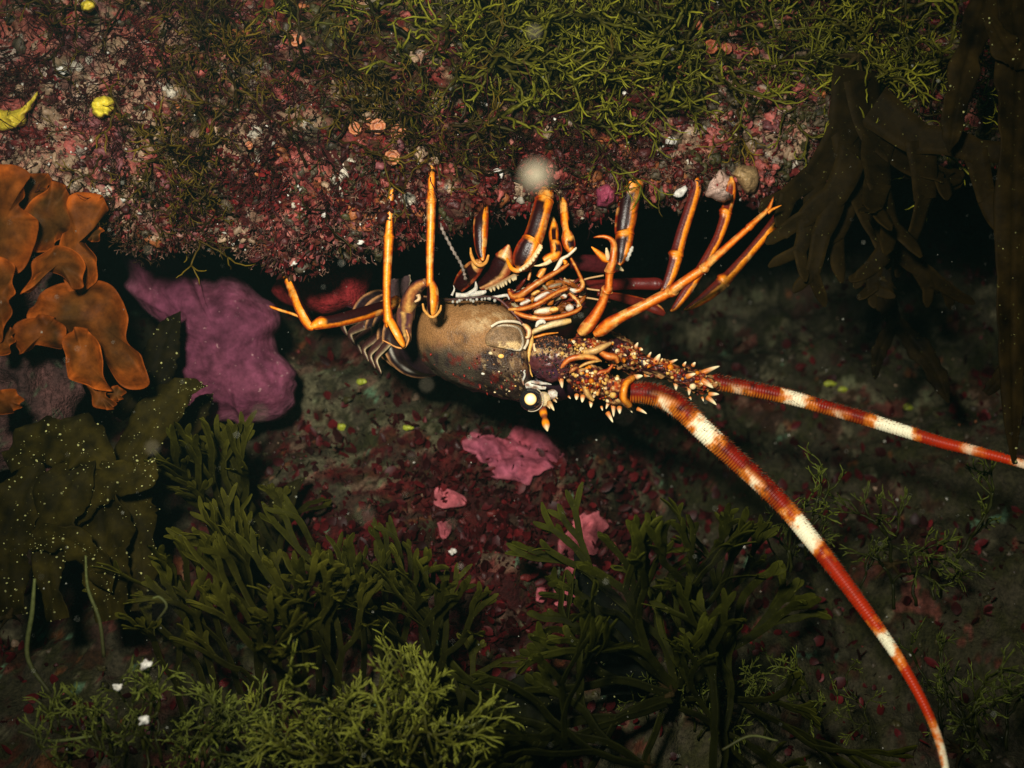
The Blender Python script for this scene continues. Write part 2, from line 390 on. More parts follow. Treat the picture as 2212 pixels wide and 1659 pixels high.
c = mixc(c, np.array([.03, .02, .02]), np.clip(sstep(.35, .6, fbm(V, .004, 2, 80)) * gr * .8, 0, 1))
V = V + unit(V - np.repeat(cen, k, 0)) * (.0011 * fbm(V, .009, 3, 81) * (.4 + 1.2 * gr))[:, None]
carap = Acc().add(V, [grid_faces(90, k), np.arange(k)[None, ::-1], (89 * k + np.arange(k))[None]], c).build('carapace', M_carap, lob)
car_bvh = BVHTree.FromPolygons([Vector(v) for v in V], grid_faces(90, k).tolist())
def on(bvh, x, y, lift=0):
    l, n = hit(bvh, x, y)
    if l is None: l, n, _, _ = bvh.find_nearest(Vector(at(x, y, .9))); l = np.array(l); n = unit(l - at(1030, 755, .93))
    return l + n * lift, n

def spine(acc, base, tipv, r, c0=RED, c1=CREAM, k=8, n=9, blunt=1.6):
    base = np.asarray(base, float); tipv = np.asarray(tipv, float); t = np.linspace(0, 1, n)
    bend = np.array([0, -.06, 0.03]) * np.linalg.norm(tipv - base)
    P = base + (tipv - base) * t[:, None] + bend * (t * (1 - t) * 4)[:, None]
    rr = r * np.sqrt(np.clip(1 - t ** blunt, .004, 1)) * (1 - .30 * t)
    acc.add(*sweep(P, rr, rr, k, colf=lambda U, TH, V: mixc(c0, c1, sstep(.15, .85, U))))
def dome(outline, c, Y0, h, bvh=None, lift=0, colf=None, rings=14, sub=4, power=.5, noise=0, nscale=.012):
    """a raised, star-shaped plate: outline in sight-line coordinates, standing on bvh or on the depth Y0, h high"""
    pts = cr(np.vstack([outline, outline[:1]]), len(outline) * sub + 1)[:-1]; n = len(pts); c = np.asarray(c, float)
    V = []
    base = []
    for rho in np.linspace(0, 1, rings):
        for q in pts:
            d = c + (q - c) * rho
            l = None
            if bvh is not None: l, nr = hit(bvh, *d)
            Y = Y0 if l is None else l[1]
            V.append(at(d[0], d[1], Y - lift - h * max(1 - rho ** 2, 0) ** power)); base.append((d[0], d[1], rho))
    # skirt going back
    for q in pts:
        l = None
        if bvh is not None: l, nr = hit(bvh, *q)
        Y = (Y0 if l is None else l[1]) + max(h, .004)
        V.append(at(*(c + (q - c) * .97), Y)); base.append((q[0], q[1], 1.0))
    V = np.array(V); B = np.array(base)
    if noise: V[:, 1] += noise * fbm(V, nscale, 3, 5) * (1 - .5 * B[:, 2])
    C = colf(B[:, 0], B[:, 1], B[:, 2], V) if callable(colf) else colf
    return V, [grid_faces(rings + 1, n)], C

# cheek plate with its pale rim
ol = np.array([P2(*q) for q in [(850, 1050), (900, 985), (985, 945), (1100, 945), (1180, 975), (1215, 1040), (1225, 1130), (1190, 1200), (1090, 1190), (980, 1170), (880, 1150), (845, 1110)]])
def cheekc(x, y, r, V):
    px, py = (x - 860.2) / .22222, (y - 491.6) / .22222; n = fbm(V, .003, 3, 90)
    c = mixc(np.array([.25, .15, .075]), np.array([.10, .06, .03]), np.clip(.4 + n, 0, 1) * .6)
    c = mixc(c, np.array([.62, .42, .19]), sstep(1090, 1130, py) * sstep(-.25, .3, n))
    rim = sstep(.84, .92, r) * sstep(960, 1010, px + .4 * (1000 - py)); return mixc(c, np.array([.68, .58, .42]), np.clip(rim, 0, 1))
a = Acc(); a.add(*dome(ol, P2(1040, 1075), .886, .0035, car_bvh, .0015, cheekc, rings=26, sub=8, power=.4, noise=.001))
a.build('cheek_plate', M_carap, lob)
rimp = [P2(*q) for q in [(905, 985), (985, 942), (1100, 940), (1185, 972), (1222, 1040), (1228, 1130), (1205, 1195)]]
Pr = cr(np.array([on(car_bvh, *q, .0035)[0] for q in rimp]), 50)
Acc().add(*sweep(Pr, .0011, .0011, 8, col=(.72, .62, .45))).build('plate_rim', M_spine, lob)

# small knobs and red spines on the flank
a = Acc()
for (x, y, r, cc, l) in [(900, 1220, 26, CREAM * .8, .6), (1000, 1250, 34, YEL, .6), (825, 1420, 22, WHT, 1), (690, 1360, 16, RED, 1.2), (640, 1435, 18, RED, 1.2), (535, 1420, 14, RED, 1.2), (790, 1530, 20, RED, 1.6), (900, 1500, 14, RED, 1.2), (750, 1320, 10, RED, 1), (600, 1330, 9, RED, 1),
                        (1000, 1540, 18, RED, 1.4), (980, 1400, 12, CREAM, 1), (930, 1330, 14, TAN, .8), (1050, 1480, 12, RED, 1.2), (860, 1600, 15, RED, 1.4), (1120, 1440, 12, RED, 1.5), (940, 1600, 14, CREAM, 1), (1080, 1590, 12, CREAM, 1), (1140, 1540, 12, YEL, 1), (870, 1290, 10, TAN, 1), (190, 1275, 20, RED, 1.6), (720, 1460, 8, RED, 1), (460, 1400, 7, RED, 1), (350, 1330, 7, RED, 1)]:
    p, nr = on(car_bvh, *P2(x, y)); rr = r * .17 * K
    if cc is RED: spine(a, p - nr * rr * .4, p + (nr * .8 + np.array([.5, 0, -.4])) * rr * 1.6 * l, rr, np.array([.10, .008, .008]), np.array([.30, .025, .012]))
    else: ballp(a, p, rr, cc, (1.1, .6 * l, .8))
for i in range(45):
    x, y = rng.uniform(760, 1230), rng.uniform(1190, 1620)
    l, nr = hit(car_bvh, *P2(x, y))
    if l is None: continue
    ballp(a, l, rng.uniform(.0005, .0011), .7 * [TAN, TAN * .6, DRK, RED * .6, CREAM * .8][rng.integers(5)] * rng.uniform(.4, .9), tmpl=ICO1)
a.build('flank_spines', M_spine, lob)

# white serrated lower margin of the carapace and the pale hinge skin behind it
Pm = cr(np.array([at(*P2(x, y), Y) for x, y, Y in [(430, 705, .905), (530, 700, .896), (640, 690, .893), (760, 680, .892), (860, 672, .894), (980, 700, .895), (1090, 800, .893), (1180, 900, .892), (1230, 960, .889)]]), 80)
a = Acc(); a.add(*sweep(Pm, .0010, .0012, 8, colf=lambda U, TH, V: mixc(np.array([.06, .03, .025]), np.array([.10, .03, .025]), sstep(.55, .62, U))))
for i in range(13):
    p = Pm[10 + i * 3 + rng.integers(-1, 2)]; ballp(a, p + np.array([0, -.0004, -.0016 + rng.normal(0, .0005)]), rng.uniform(.0007, .0014), WHT * .55, (1, .8, 1.2), ICO1)
a.build('serrated_margin', M_soft, lob)
a = Acc()
for q, w in [([(520, 660), (545, 600), (535, 560)], (16, 10, 3)), ([(560, 655), (640, 660), (700, 640), (755, 590), (750, 510)], (32, 30, 34, 26, 3)), ([(700, 650), (780, 640), (840, 625), (860, 600)], (30, 34, 24, 4)), ([(860, 680), (960, 672), (1060, 660), (1080, 700)], (10, 18, 20, 8))]:
    P_, W_ = line([(x, y, ww) for (x, y), ww in zip(q, w)], P2, (.908, .908), .17)
    Q = cr(np.hstack([P_, W_[:, None]]), 24); a.add(*sweep(Q[:, :3], np.maximum(Q[:, 3], 2e-4), np.maximum(Q[:, 3], 2e-4) * .6, 12, col=WHT * .75))
a.build('hinge_skin', M_soft, lob)

# abdomen: overlapping shell rings running back into the crevice
c0 = at(930, 731, .935); axis = unit(np.array([-.50, .85, .10])); axis_end = unit(np.array([-.62, .66, .42]))
tpos = c0.copy(); ax = axis
for s in range(6):
    f = s / 5; ax = unit(axis * (1 - f) + axis_end * f); L = .0165
    Rv, Rl = (.034 - .012 * f), (.036 - .012 * f)
    side = unit(np.cross(ax, [0, 0, 1])); side = -side if side[1] > 0 else side; up = np.cross(side, ax); up = up if up[2] > 0 else -up
    n_, k_ = 26, 72; tt = np.linspace(-.35, 1.05, n_); thh = np.linspace(0, 2 * np.pi, k_, endpoint=False)
    flare = .86 + .13 * np.clip(tt, 0, 1) + .05 * np.exp(-((tt - .92) / .08) ** 2); flare[-1] -= .10; flare[-2] -= .02
    drop = np.clip(np.cos(thh), 0, 1) ** 3 * 0
    V = tpos + ax * (tt * L)[:, None, None] + flare[:, None, None] * (up * Rv * np.cos(thh)[:, None] + side * Rl * np.sin(thh)[:, None])[None]
    U, TH = np.meshgrid(tt, thh, indexing='ij'); nz = fbm(V.reshape(-1, 3), .008, 3, 95 + s).reshape(U.shape)
    c = mixc(np.array([.016, .007, .010]), np.array([.040, .020, .016]), np.clip(.3 + nz, 0, 1))
    c = mixc(c, np.array([.50, .24, .09]), sstep(.82, .90, U + .04 * nz) * .9)
    lat = np.exp(-((TH - 2.0) / .25) ** 2); c = mixc(c, WHT, np.clip(lat * np.exp(-((U - .55) / .10) ** 2) * .9, 0, 1))
    low = np.exp(-((TH - 2.62) / .14) ** 2); c = mixc(c, WHT, np.clip(low * np.exp(-((U - .45) / .13) ** 2) * 2, 0, 1))
    o = Acc().add(V.reshape(-1, 3), [grid_faces(n_, k_), np.arange(k_)[None, ::-1], ((n_ - 1) * k_ + np.arange(k_))[None]], c.reshape(-1, 3)).build('abdomen_segment', M_shell, lob)
    # side flap (pleuron) hooked back at the near lower-left edge, and a swimmeret on top
    a = Acc(); b0 = tpos + ax * L * .5 + side * Rl * .92 - up * Rv * .10; b1 = b0 + side * .008 - up * Rv * .45 + ax * .008; b2 = b0 + side * .006 - up * Rv * .80 + ax * .001
    Q = cr(np.array([b0, b1, b2]), 20); t = np.linspace(0, 1, 20)
    a.add(*sweep(Q, .0042 * (1 - t) ** .6 + .0004, .0022 * (1 - t) ** .6 + .0003, 12, ref=side, colf=lambda U, TH, V: mixc(np.array([.05, .018, .015]), CREAM * .75, sstep(.82, .98, np.abs(np.sin(TH))))))
    a.build('side_flap', M_shell, o)
    if s in (0, 1, 2, 3):
        a = Acc(); b0 = tpos + ax * L * .4 + up * Rv * .75 + side * Rl * .45; b1 = b0 + up * .016 - ax * .004 + side * .008; b2 = b1 + up * .010 - ax * .008
        Q = cr(np.array([b0, b1, b2]), 18); t = np.linspace(0, 1, 18)
        a.add(*sweep(Q, .0048 * (1 - .3 * t) * np.clip((1 - t) * 6, .2, 1), .0014, 14, colf=lambda U, TH, V: mixc(np.array([.06, .035, .035]), np.array([.52, .42, .25]), sstep(.80, .97, np.sin(TH)))))
        a.build('swimmeret', M_shell, o)
    tpos = tpos + ax * L
for j, aa in enumerate((-50, -25, 0, 25, 50)):       # tail fan, tucked up in the dark
    d = unit(ax * math.cos(math.radians(aa)) + side * math.sin(math.radians(aa)))
    t = np.linspace(0, 1, 16); Q = tpos + d * (t * .055)[:, None] + up * (t ** 2 * .015)[:, None]
    Acc().add(*sweep(Q, .004 + .010 * np.sin(t * 2.6) ** .8, .0012, 10, ref=up, colf=lambda U, TH, V: mixc(PUR, np.array([.4, .2, .1]), sstep(.85, 1, U)))).build('tail_fan_lobe', M_shell, lob)

# --- walking legs. tips touch the ledge where the sight line meets it
def tipY(cropf, x, y, d=.9): return hitY(ledge_bvh, *cropf(x, y), default=d) - .001
yb = tipY(P1, 1330, 350); yc = tipY(P1, 1720, 70)
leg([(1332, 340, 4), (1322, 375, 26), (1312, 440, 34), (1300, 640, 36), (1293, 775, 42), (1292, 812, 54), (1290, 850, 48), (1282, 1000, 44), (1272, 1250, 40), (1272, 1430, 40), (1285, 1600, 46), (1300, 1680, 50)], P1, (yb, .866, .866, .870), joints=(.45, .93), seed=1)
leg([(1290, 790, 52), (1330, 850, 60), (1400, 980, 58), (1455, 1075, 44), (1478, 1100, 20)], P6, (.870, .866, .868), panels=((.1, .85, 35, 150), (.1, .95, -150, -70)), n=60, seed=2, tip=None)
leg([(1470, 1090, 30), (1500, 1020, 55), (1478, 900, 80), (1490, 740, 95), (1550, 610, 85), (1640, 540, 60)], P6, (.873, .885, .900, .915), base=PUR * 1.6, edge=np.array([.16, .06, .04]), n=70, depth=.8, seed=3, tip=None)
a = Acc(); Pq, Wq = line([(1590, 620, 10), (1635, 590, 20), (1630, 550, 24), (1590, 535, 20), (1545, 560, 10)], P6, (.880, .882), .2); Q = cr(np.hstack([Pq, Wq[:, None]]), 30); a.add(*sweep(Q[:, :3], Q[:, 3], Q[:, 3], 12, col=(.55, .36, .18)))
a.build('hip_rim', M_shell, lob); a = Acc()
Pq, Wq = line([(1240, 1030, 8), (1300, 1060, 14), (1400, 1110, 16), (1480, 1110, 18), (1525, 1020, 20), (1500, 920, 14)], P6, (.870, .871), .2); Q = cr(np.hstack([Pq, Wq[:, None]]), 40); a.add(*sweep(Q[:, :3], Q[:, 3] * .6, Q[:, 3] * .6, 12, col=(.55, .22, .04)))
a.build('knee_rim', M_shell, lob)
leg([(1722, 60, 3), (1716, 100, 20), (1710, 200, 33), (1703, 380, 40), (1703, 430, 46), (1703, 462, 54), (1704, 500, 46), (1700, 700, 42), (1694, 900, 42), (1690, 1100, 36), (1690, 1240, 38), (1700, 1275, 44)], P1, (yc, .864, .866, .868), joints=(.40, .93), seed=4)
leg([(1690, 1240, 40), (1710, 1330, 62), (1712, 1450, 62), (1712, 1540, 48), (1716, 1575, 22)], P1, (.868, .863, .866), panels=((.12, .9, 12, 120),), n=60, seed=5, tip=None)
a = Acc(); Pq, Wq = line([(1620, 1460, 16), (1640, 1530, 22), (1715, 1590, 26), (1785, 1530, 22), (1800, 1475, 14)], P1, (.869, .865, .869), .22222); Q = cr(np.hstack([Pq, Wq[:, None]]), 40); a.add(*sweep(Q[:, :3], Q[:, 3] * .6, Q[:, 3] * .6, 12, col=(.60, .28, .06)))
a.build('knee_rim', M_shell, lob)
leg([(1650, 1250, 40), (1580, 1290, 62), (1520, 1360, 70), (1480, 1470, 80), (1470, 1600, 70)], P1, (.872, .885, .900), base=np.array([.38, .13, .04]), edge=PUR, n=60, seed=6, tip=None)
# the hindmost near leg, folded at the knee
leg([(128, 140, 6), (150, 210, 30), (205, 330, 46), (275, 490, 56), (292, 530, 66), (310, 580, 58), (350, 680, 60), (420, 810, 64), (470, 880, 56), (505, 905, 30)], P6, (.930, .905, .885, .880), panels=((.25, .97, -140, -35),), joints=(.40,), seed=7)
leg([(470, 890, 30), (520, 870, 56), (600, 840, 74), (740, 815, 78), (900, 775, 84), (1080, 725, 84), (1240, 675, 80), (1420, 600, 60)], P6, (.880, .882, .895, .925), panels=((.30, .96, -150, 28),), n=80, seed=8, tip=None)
leg([(25, 662, 6), (60, 680, 17), (160, 715, 16), (260, 745, 16), (360, 785, 14)], P6, (.905, .893), n=30, k=12, seed=9, tip=None)
# legs around the mouth
leg([(330, 320, 26), (300, 390, 36), (285, 450, 44), (262, 520, 66), (250, 640, 74), (248, 760, 70), (250, 880, 52), (262, 950, 34), (270, 985, 14)], P3, (.905, .892, .888), panels=((.30, .92, -12, 80),), n=100, seed=10)
a = Acc()
Pq, Wq = line([(150, 860, 10), (158, 930, 22), (190, 1000, 26), (245, 1030, 28), (300, 1000, 24), (325, 930, 16)], P3, (.892, .887, .892), .22222); Q = cr(np.hstack([Pq, Wq[:, None]]), 40); a.add(*sweep(Q[:, :3], Q[:, 3] * .7, Q[:, 3] * .7, 12, col=(.60, .26, .05)))
a.build('knee_rim', M_shell, lob)
leg([(260, 1010, 46), (200, 1050, 80), (140, 1110, 90), (80, 1180, 84), (30, 1250, 60)], P3, (.893, .905, .915), panels=((.25, 1.1, -60, 60),), n=60, base=np.array([.45, .22, .08]), seed=11, tip=None)
leg([(890, 285, 66), (885, 330, 76), (872, 385, 84), (862, 420, 92), (835, 520, 92), (790, 680, 96), (750, 790, 100), (735, 815, 104), (715, 860, 118), (675, 960, 118), (645, 1040, 84), (625, 1085, 30)], P3, (.912, .898, .893, .898), panels=((.26, .54, -14, 66), (.62, .92, -18, 62)), joints=(.23, .575), n=140, k=36, seed=12)
a = Acc(); Pq, Wq = line([(505, 960, 10), (520, 1010, 18), (555, 1065, 22), (620, 1080, 24), (720, 1010, 26), (800, 900, 24), (835, 830, 20)], P3, (.897, .890, .888), .22222); Q = cr(np.hstack([Pq, Wq[:, None]]), 60); a.add(*sweep(Q[:, :3], Q[:, 3], Q[:, 3], 12, colf=lambda U, TH, V: mixc(ORG, CREAM, sstep(.3, .8, U) * .6)))
for i in range(9): ballp(a, Q[30 + i * 3, :3] + np.array([.001, -.003, 0]), .0016, CREAM, tmpl=ICO1)
a.build('knee_rim', M_shell, lob)
leg([(520, 830, 12), (500, 900, 60), (470, 980, 110), (430, 1060, 120), (380, 1130, 110), (300, 1190, 80), (240, 1230, 50)], P3, (.896, .905, .915), panels=((.30, 1.2, -20, 150),), n=70, base=np.array([.55, .30, .12]), seed=13, tip=None)
leg([(945, 560, 14), (955, 640, 42), (958, 720, 50), (962, 790, 46), (975, 830, 54), (985, 890, 56), (965, 940, 52), (900, 965, 44), (860, 985, 30)], P3, (.915, .900, .897), panels=((.18, .40, -35, 25), (.52, .66, -60, 10)), n=90, seed=14)
leg([(1045, 370, 8), (1055, 430, 36), (1062, 520, 40), (1072, 620, 44), (1085, 690, 40), (1095, 760, 62), (1110, 830, 62), (1130, 880, 40), (1165, 870, 10)], P3, (.918, .903, .902), panels=((.35, .52, -130, -40), (.7, .84, -60, 20)), n=90, seed=15)
# far-side legs
yg = .935
leg([(1745, 190, 70), (1735, 240, 100), (1705, 330, 100), (1680, 450, 104), (1660, 580, 104), (1645, 680, 96), (1648, 715, 92), (1645, 770, 88), (1630, 880, 78), (1610, 980, 46), (1595, 1030, 16)], P3, (yg, .935, .930), panels=((.18, .58, -22, 78), (.68, .97, -22, 80)), joints=(.62,), n=130, k=36, seed=16)
a = Acc()
for i in range(6):
    u = i / 5; p = at(*P3(1722 - 48 * u, 860 + 110 * u), .915); ballp(a, p, .0012 + .0005 * (i % 2), WHT * .8, (1, 1, 1.2), ICO1)
a.build('leg_teeth', M_spine, lob)
leg([(1630, 1040, 8), (1600, 1038, 66), (1480, 1030, 100), (1300, 1010, 105), (1120, 1000, 80)], P3, (.945, .950, .940), panels=((-.2, 1.2, -175, 175),), n=50, seed=17, tip=None, dark=(.055, .006, .008))
leg([(770, 230, 30), (800, 300, 44), (815, 380, 50), (790, 480, 52), (745, 620, 54), (700, 760, 56), (668, 880, 58), (655, 935, 62), (640, 1000, 58), (610, 1100, 52), (570, 1200, 40), (545, 1250, 20)], P5, (.940, .935, .930), panels=((.06, .60, -8, 150), (.68, .97, -8, 150)), joints=(.64,), n=130, seed=18, dark=(.085, .008, .006))
leg([(540, 1180, 8), (525, 1180, 50), (480, 1180, 66), (400, 1180, 62), (250, 1180, 62), (80, 1190, 60), (-120, 1190, 50)], P5, (.935, .940, .940, .930), panels=((-.2, 1.2, -180, 180),), n=60, seed=19, tip=None, dark=(.10, .008, .006))
leg([(1115, 285, 10), (1118, 340, 34), (1108, 440, 46), (1080, 550, 46), (1068, 585, 54), (1050, 660, 50), (1000, 800, 46), (920, 950, 46), (830, 1100, 46), (740, 1240, 46), (650, 1370, 30), (610, 1410, 10)], P5, (.945, .940, .932), panels=((.12, .32, -20, 50), (.40, .97, -12, 150)), joints=(.355,), n=130, seed=20, dark=(.12, .010, .004))
leg([(1660, 330, 10), (1640, 400, 30), (1600, 490, 48), (1540, 580, 54), (1430, 720, 48), (1280, 900, 46), (1120, 1080, 52), (1050, 1155, 62), (990, 1210, 60), (880, 1300, 48), (760, 1380, 24), (720, 1400, 8)], P5, (.950, .945, .938), panels=((.18, .60, 0, 150), (.67, .95, 0, 150)), joints=(.635,), n=130, seed=21, dark=(.10, .010, .005))
leg([(560, 1440, 18), (500, 1400, 46), (380, 1350, 50), (200, 1300, 40), (0, 1260, 26)], P5, (.945, .945, .935), panels=((-.2, 1.2, -180, 60),), n=50, seed=22, tip=None, dark=(.10, .010, .005))
# antennules
leg([(1345, 760, 4), (1390, 752, 12), (1450, 752, 18), (1510, 775, 24), (1540, 820, 30), (1545, 880, 34), (1535, 980, 40), (1510, 1060, 46), (1504, 1085, 52), (1500, 1130, 40), (1492, 1240, 42), (1478, 1270, 56), (1460, 1310, 46), (1420, 1420, 48), (1350, 1540, 58), (1270, 1640, 64), (1210, 1690, 40)], P3, (.866, .862, .870, .885), joints=(.50, .69), n=150, base=np.array([.58, .125, .005]), seed=23, name='antennule', tip=RED)
leg([(1468, 455, 4), (1452, 500, 12), (1425, 560, 20), (1370, 610, 22), (1300, 675, 27), (1270, 705, 32), (1230, 740, 28), (1050, 900, 32), (910, 1025, 36), (890, 1050, 46), (860, 1070, 42), (660, 1205, 42), (625, 1235, 56), (580, 1260, 46), (350, 1380, 44), (200, 1455, 46), (100, 1515, 56), (30, 1570, 50), (-20, 1600, 30)], P5, (.872, .860, .860, .870, .885), joints=(.30, .53, .70), n=180, base=np.array([.70, .155, .005]), seed=24, name='antennule', tip=RED)
leg([(1535, 525, 3), (1490, 545, 10), (1450, 565, 14), (1420, 590, 16)], P5, (.862, .860), n=20, k=10, seed=25, name='antennule_branch', tip=None)
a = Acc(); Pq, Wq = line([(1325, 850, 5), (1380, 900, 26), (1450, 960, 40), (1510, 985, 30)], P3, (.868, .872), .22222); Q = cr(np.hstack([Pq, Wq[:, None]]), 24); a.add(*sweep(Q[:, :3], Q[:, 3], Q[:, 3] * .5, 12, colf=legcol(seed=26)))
Pq, Wq = line([(1470, 860, 8), (1480, 920, 22), (1490, 980, 18)], P3, (.866, .870), .22222); Q = cr(np.hstack([Pq, Wq[:, None]]), 14); a.add(*sweep(Q[:, :3], Q[:, 3], Q[:, 3] * .6, 10, col=CREAM * .8))
Pq, Wq = line([(1530, 1030, 10), (1580, 1050, 30), (1640, 1085, 6)], P3, (.880, .885), .22222); Q = cr(np.hstack([Pq, Wq[:, None]]), 14); a.add(*sweep(Q[:, :3], Q[:, 3], Q[:, 3] * .6, 10, col=CREAM * .8))
a.build('claw_tip', M_shell, lob)

# mouthparts
a = Acc(); cM = at(*P7(1120, 840), .928)
V = ICO3[0] * np.array([.036, .024, .017]) ; V = V @ np.array([[math.cos(.2), 0, math.sin(.2)], [0, 1, 0], [-math.sin(.2), 0, math.cos(.2)]]) + cM
n_ = fbm(V, .01, 3, 66); a.add(V + unit(V - cM) * (.003 * n_)[:, None], [ICO3[1]], mixc(np.array([.06, .012, .008]), np.array([.34, .11, .025]), np.clip(.2 + 1.2 * n_, 0, 1)))
a.build('mouth_body', M_shell, lob)
def mt(pts, hw, Ys, base, edge=RED, name='mouthpart', n=60, tipw=None):
    P_, W_ = line([(x, y, w) for (x, y), w in zip(pts, hw)], P7, Ys, .14813); Q = cr(np.hstack([P_, W_[:, None]]), n)
    w = np.maximum(Q[:, 3], 2e-4)
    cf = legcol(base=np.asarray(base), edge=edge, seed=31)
    def g(U, TH, V):
        c = cf(U, TH, V); return c if tipw is None else mixc(c, WHT, sstep(tipw[0], tipw[1], U))
    Acc().add(*sweep(Q[:, :3], w, w * .8, 16, colf=g)).build(name, M_shell, lob)
BRN = np.array([.40, .105, .010])
mt([(575, 690), (620, 790), (720, 790), (830, 720), (1000, 600), (1200, 480), (1350, 390), (1450, 320)], (22, 44, 56, 52, 46, 40, 34, 20), (.905, .898, .900), BRN)
mt([(1480, 240), (1530, 330), (1590, 450), (1640, 560), (1655, 640), (1610, 700), (1540, 715), (1470, 690)], (20, 24, 26, 30, 34, 36, 34, 18), (.905, .895, .897), BRN, tipw=(.78, .92))
mt([(570, 985), (700, 985), (850, 960), (1000, 905), (1150, 815), (1300, 730), (1430, 680)], (20, 34, 38, 38, 34, 32, 30), (.893, .886, .890), BRN * 1.1)
mt([(660, 1020), (740, 1060), (880, 1100), (1080, 1120), (1300, 1095), (1500, 1035), (1600, 985), (1640, 940)], (24, 34, 38, 38, 36, 34, 30, 12), (.890, .884, .888), BRN * 1.15)
mt([(1430, 720), (1500, 790), (1570, 860), (1620, 940)], (18, 30, 30, 20), (.900, .897), BRN * .8)
mt([(860, 560), (880, 480), (900, 400)], (20, 24, 14), (.905, .905), np.array([.5, .2, .05]))
mt([(1010, 520), (1060, 440), (1110, 360)], (46, 50, 30), (.905, .905), ORG)
mt([(930, 352), (1020, 345), (1120, 315), (1195, 270)], (4, 16, 30, 36), (.897, .894), CREAM, edge=CREAM * .7)
mt([(1200, 460), (1260, 400), (1320, 310), (1350, 250), (1440, 200), (1540, 110), (1560, 80)], (4, 22, 34, 26, 22, 20, 8), (.899, .897), WHT, edge=CREAM * .8)
mt([(1370, 270), (1400, 300), (1390, 330)], (22, 36, 20), (.899, .899), ORG)
mt([(890, 1360), (930, 1320), (1020, 1270), (1200, 1210), (1380, 1170), (1480, 1150)], (12, 34, 46, 52, 50, 34), (.890, .885, .888), CREAM * .8, edge=np.array([.25, .15, .06]))
mt([(970, 1240), (1010, 1180), (1070, 1160), (1110, 1190)], (16, 34, 36, 14), (.884, .882), WHT, edge=WHT * .7)
mt([(780, 1200), (830, 1240), (870, 1300), (860, 1380), (820, 1400)], (18, 40, 44, 38, 20), (.888, .885), CREAM * .85)
for (x, y, rx, ry, rot, cc, Y) in [(1060, 800, 130, 52, -27, WHT, .895), (820, 885, 90, 40, -25, WHT, .893), (1100, 1010, 150, 62, -8, WHT * np.array([1, .92, .7]), .890), (1230, 990, 80, 50, -8, YEL, .8895), (1375, 790, 55, 45, 20, WHT, .894), (1465, 970, 58, 68, 0, WHT, .892), (970, 745, 70, 34, -28, YEL, .893),
                                   (740, 850, 70, 30, -8, ORG * .8, .894), (1375, 790, 50, 40, 20, WHT * .8, .894), (1180, 880, 60, 46, -40, ORG * .6, .893), (1590, 940, 24, 40, 0, CREAM * .8, .893), (1440, 590, 70, 36, 20, CREAM * .4, .897), (1250, 640, 110, 40, -15, CREAM * .25, .899)]:
    r = math.radians(rot); s = .14813 * K; cxy = at(*P7(x, y), Y + .003)
    V = ICO2[0] * np.array([rx * s, min(rx, ry) * s * .8, ry * s]); V = np.stack([V[:, 0] * math.cos(r) + V[:, 2] * math.sin(r), V[:, 1], -V[:, 0] * math.sin(r) * -1 * -1 + V[:, 2] * math.cos(r)], 1)
    nq = fbm(ICO2[0] + x, .7, 3, 9); cl = mixc(cc * .9, BRN * .8, np.clip(sstep(.15, .8, np.abs(ICO2[0][:, 2] - .2) + .5 * nq), 0, 1)); V = V * (1 + .22 * nq)[:, None]
    Acc().add(V + cxy, [ICO2[1]], cl).build('mouth_plate', M_soft, lob)
a = Acc()
for i in range(150):
    x, y = rng.uniform(620, 1640), rng.uniform(560, 1090)
    if abs((y - 830 + .18 * (x - 1120)) / 270) > 1: continue
    p = at(*P7(x, y), .905 + rng.uniform(-.004, .010)); L_ = rng.uniform(.003, .009); d = unit(np.array([1, rng.normal(0, .5), .35 + rng.normal(0, .8)])) * L_; rr_ = rng.uniform(.0005, .0022)
    cc = [ORG * .4, RED * .7, BRN * .6, BRN * .35, DRK * 2, DRK, CREAM * .35, RED * .4][rng.integers(8)]; t = np.linspace(-1, 1, 7)[:, None]
    a.add(*sweep(p + d * t, rr_ * np.sqrt(1.02 - t[:, 0] ** 2), rr_ * np.sqrt(1.02 - t[:, 0] ** 2), 8, col=cc))
tag(a.build('mouth_bristles', M_soft, lob), kind='stuff')
a = Acc()                                     # toothed edge of the jaw leg
Pq, Wq = line([(230, 690, 18), (380, 640, 30), (520, 570, 34), (640, 500, 30), (720, 470, 20)], P7, (.903, .898), .14813); Q = cr(np.hstack([Pq, Wq[:, None]]), 40)
a.add(*sweep(Q[:, :3], Q[:, 3], Q[:, 3], 10, col=(.30, .17, .07)))
for i in range(10):
    p = Q[6 + i * 3 + rng.integers(-1, 2), :3]; spine(a, p + np.array([0, -.003, -.001]), p + np.array([.001, -.004, -.0042]), .0017, CREAM * .4, CREAM * .8)
a.build('jaw_teeth', M_spine, lob)
a = Acc()                                     # thin feelers
for q in [[(1380, 530), (1430, 560), (1600, 570), (1750, 530), (1960, 490)], [(1640, 660), (1750, 690), (1900, 710)], [(1600, 800), (1800, 830), (2060, 880)]]:
    Q = cr(np.array([at(*P7(*z), .905) for z in q]), 24); a.add(*sweep(Q, .0008, .0008, 6, col=(.5, .3, .13)))
a.build('feelers', M_spine, lob)

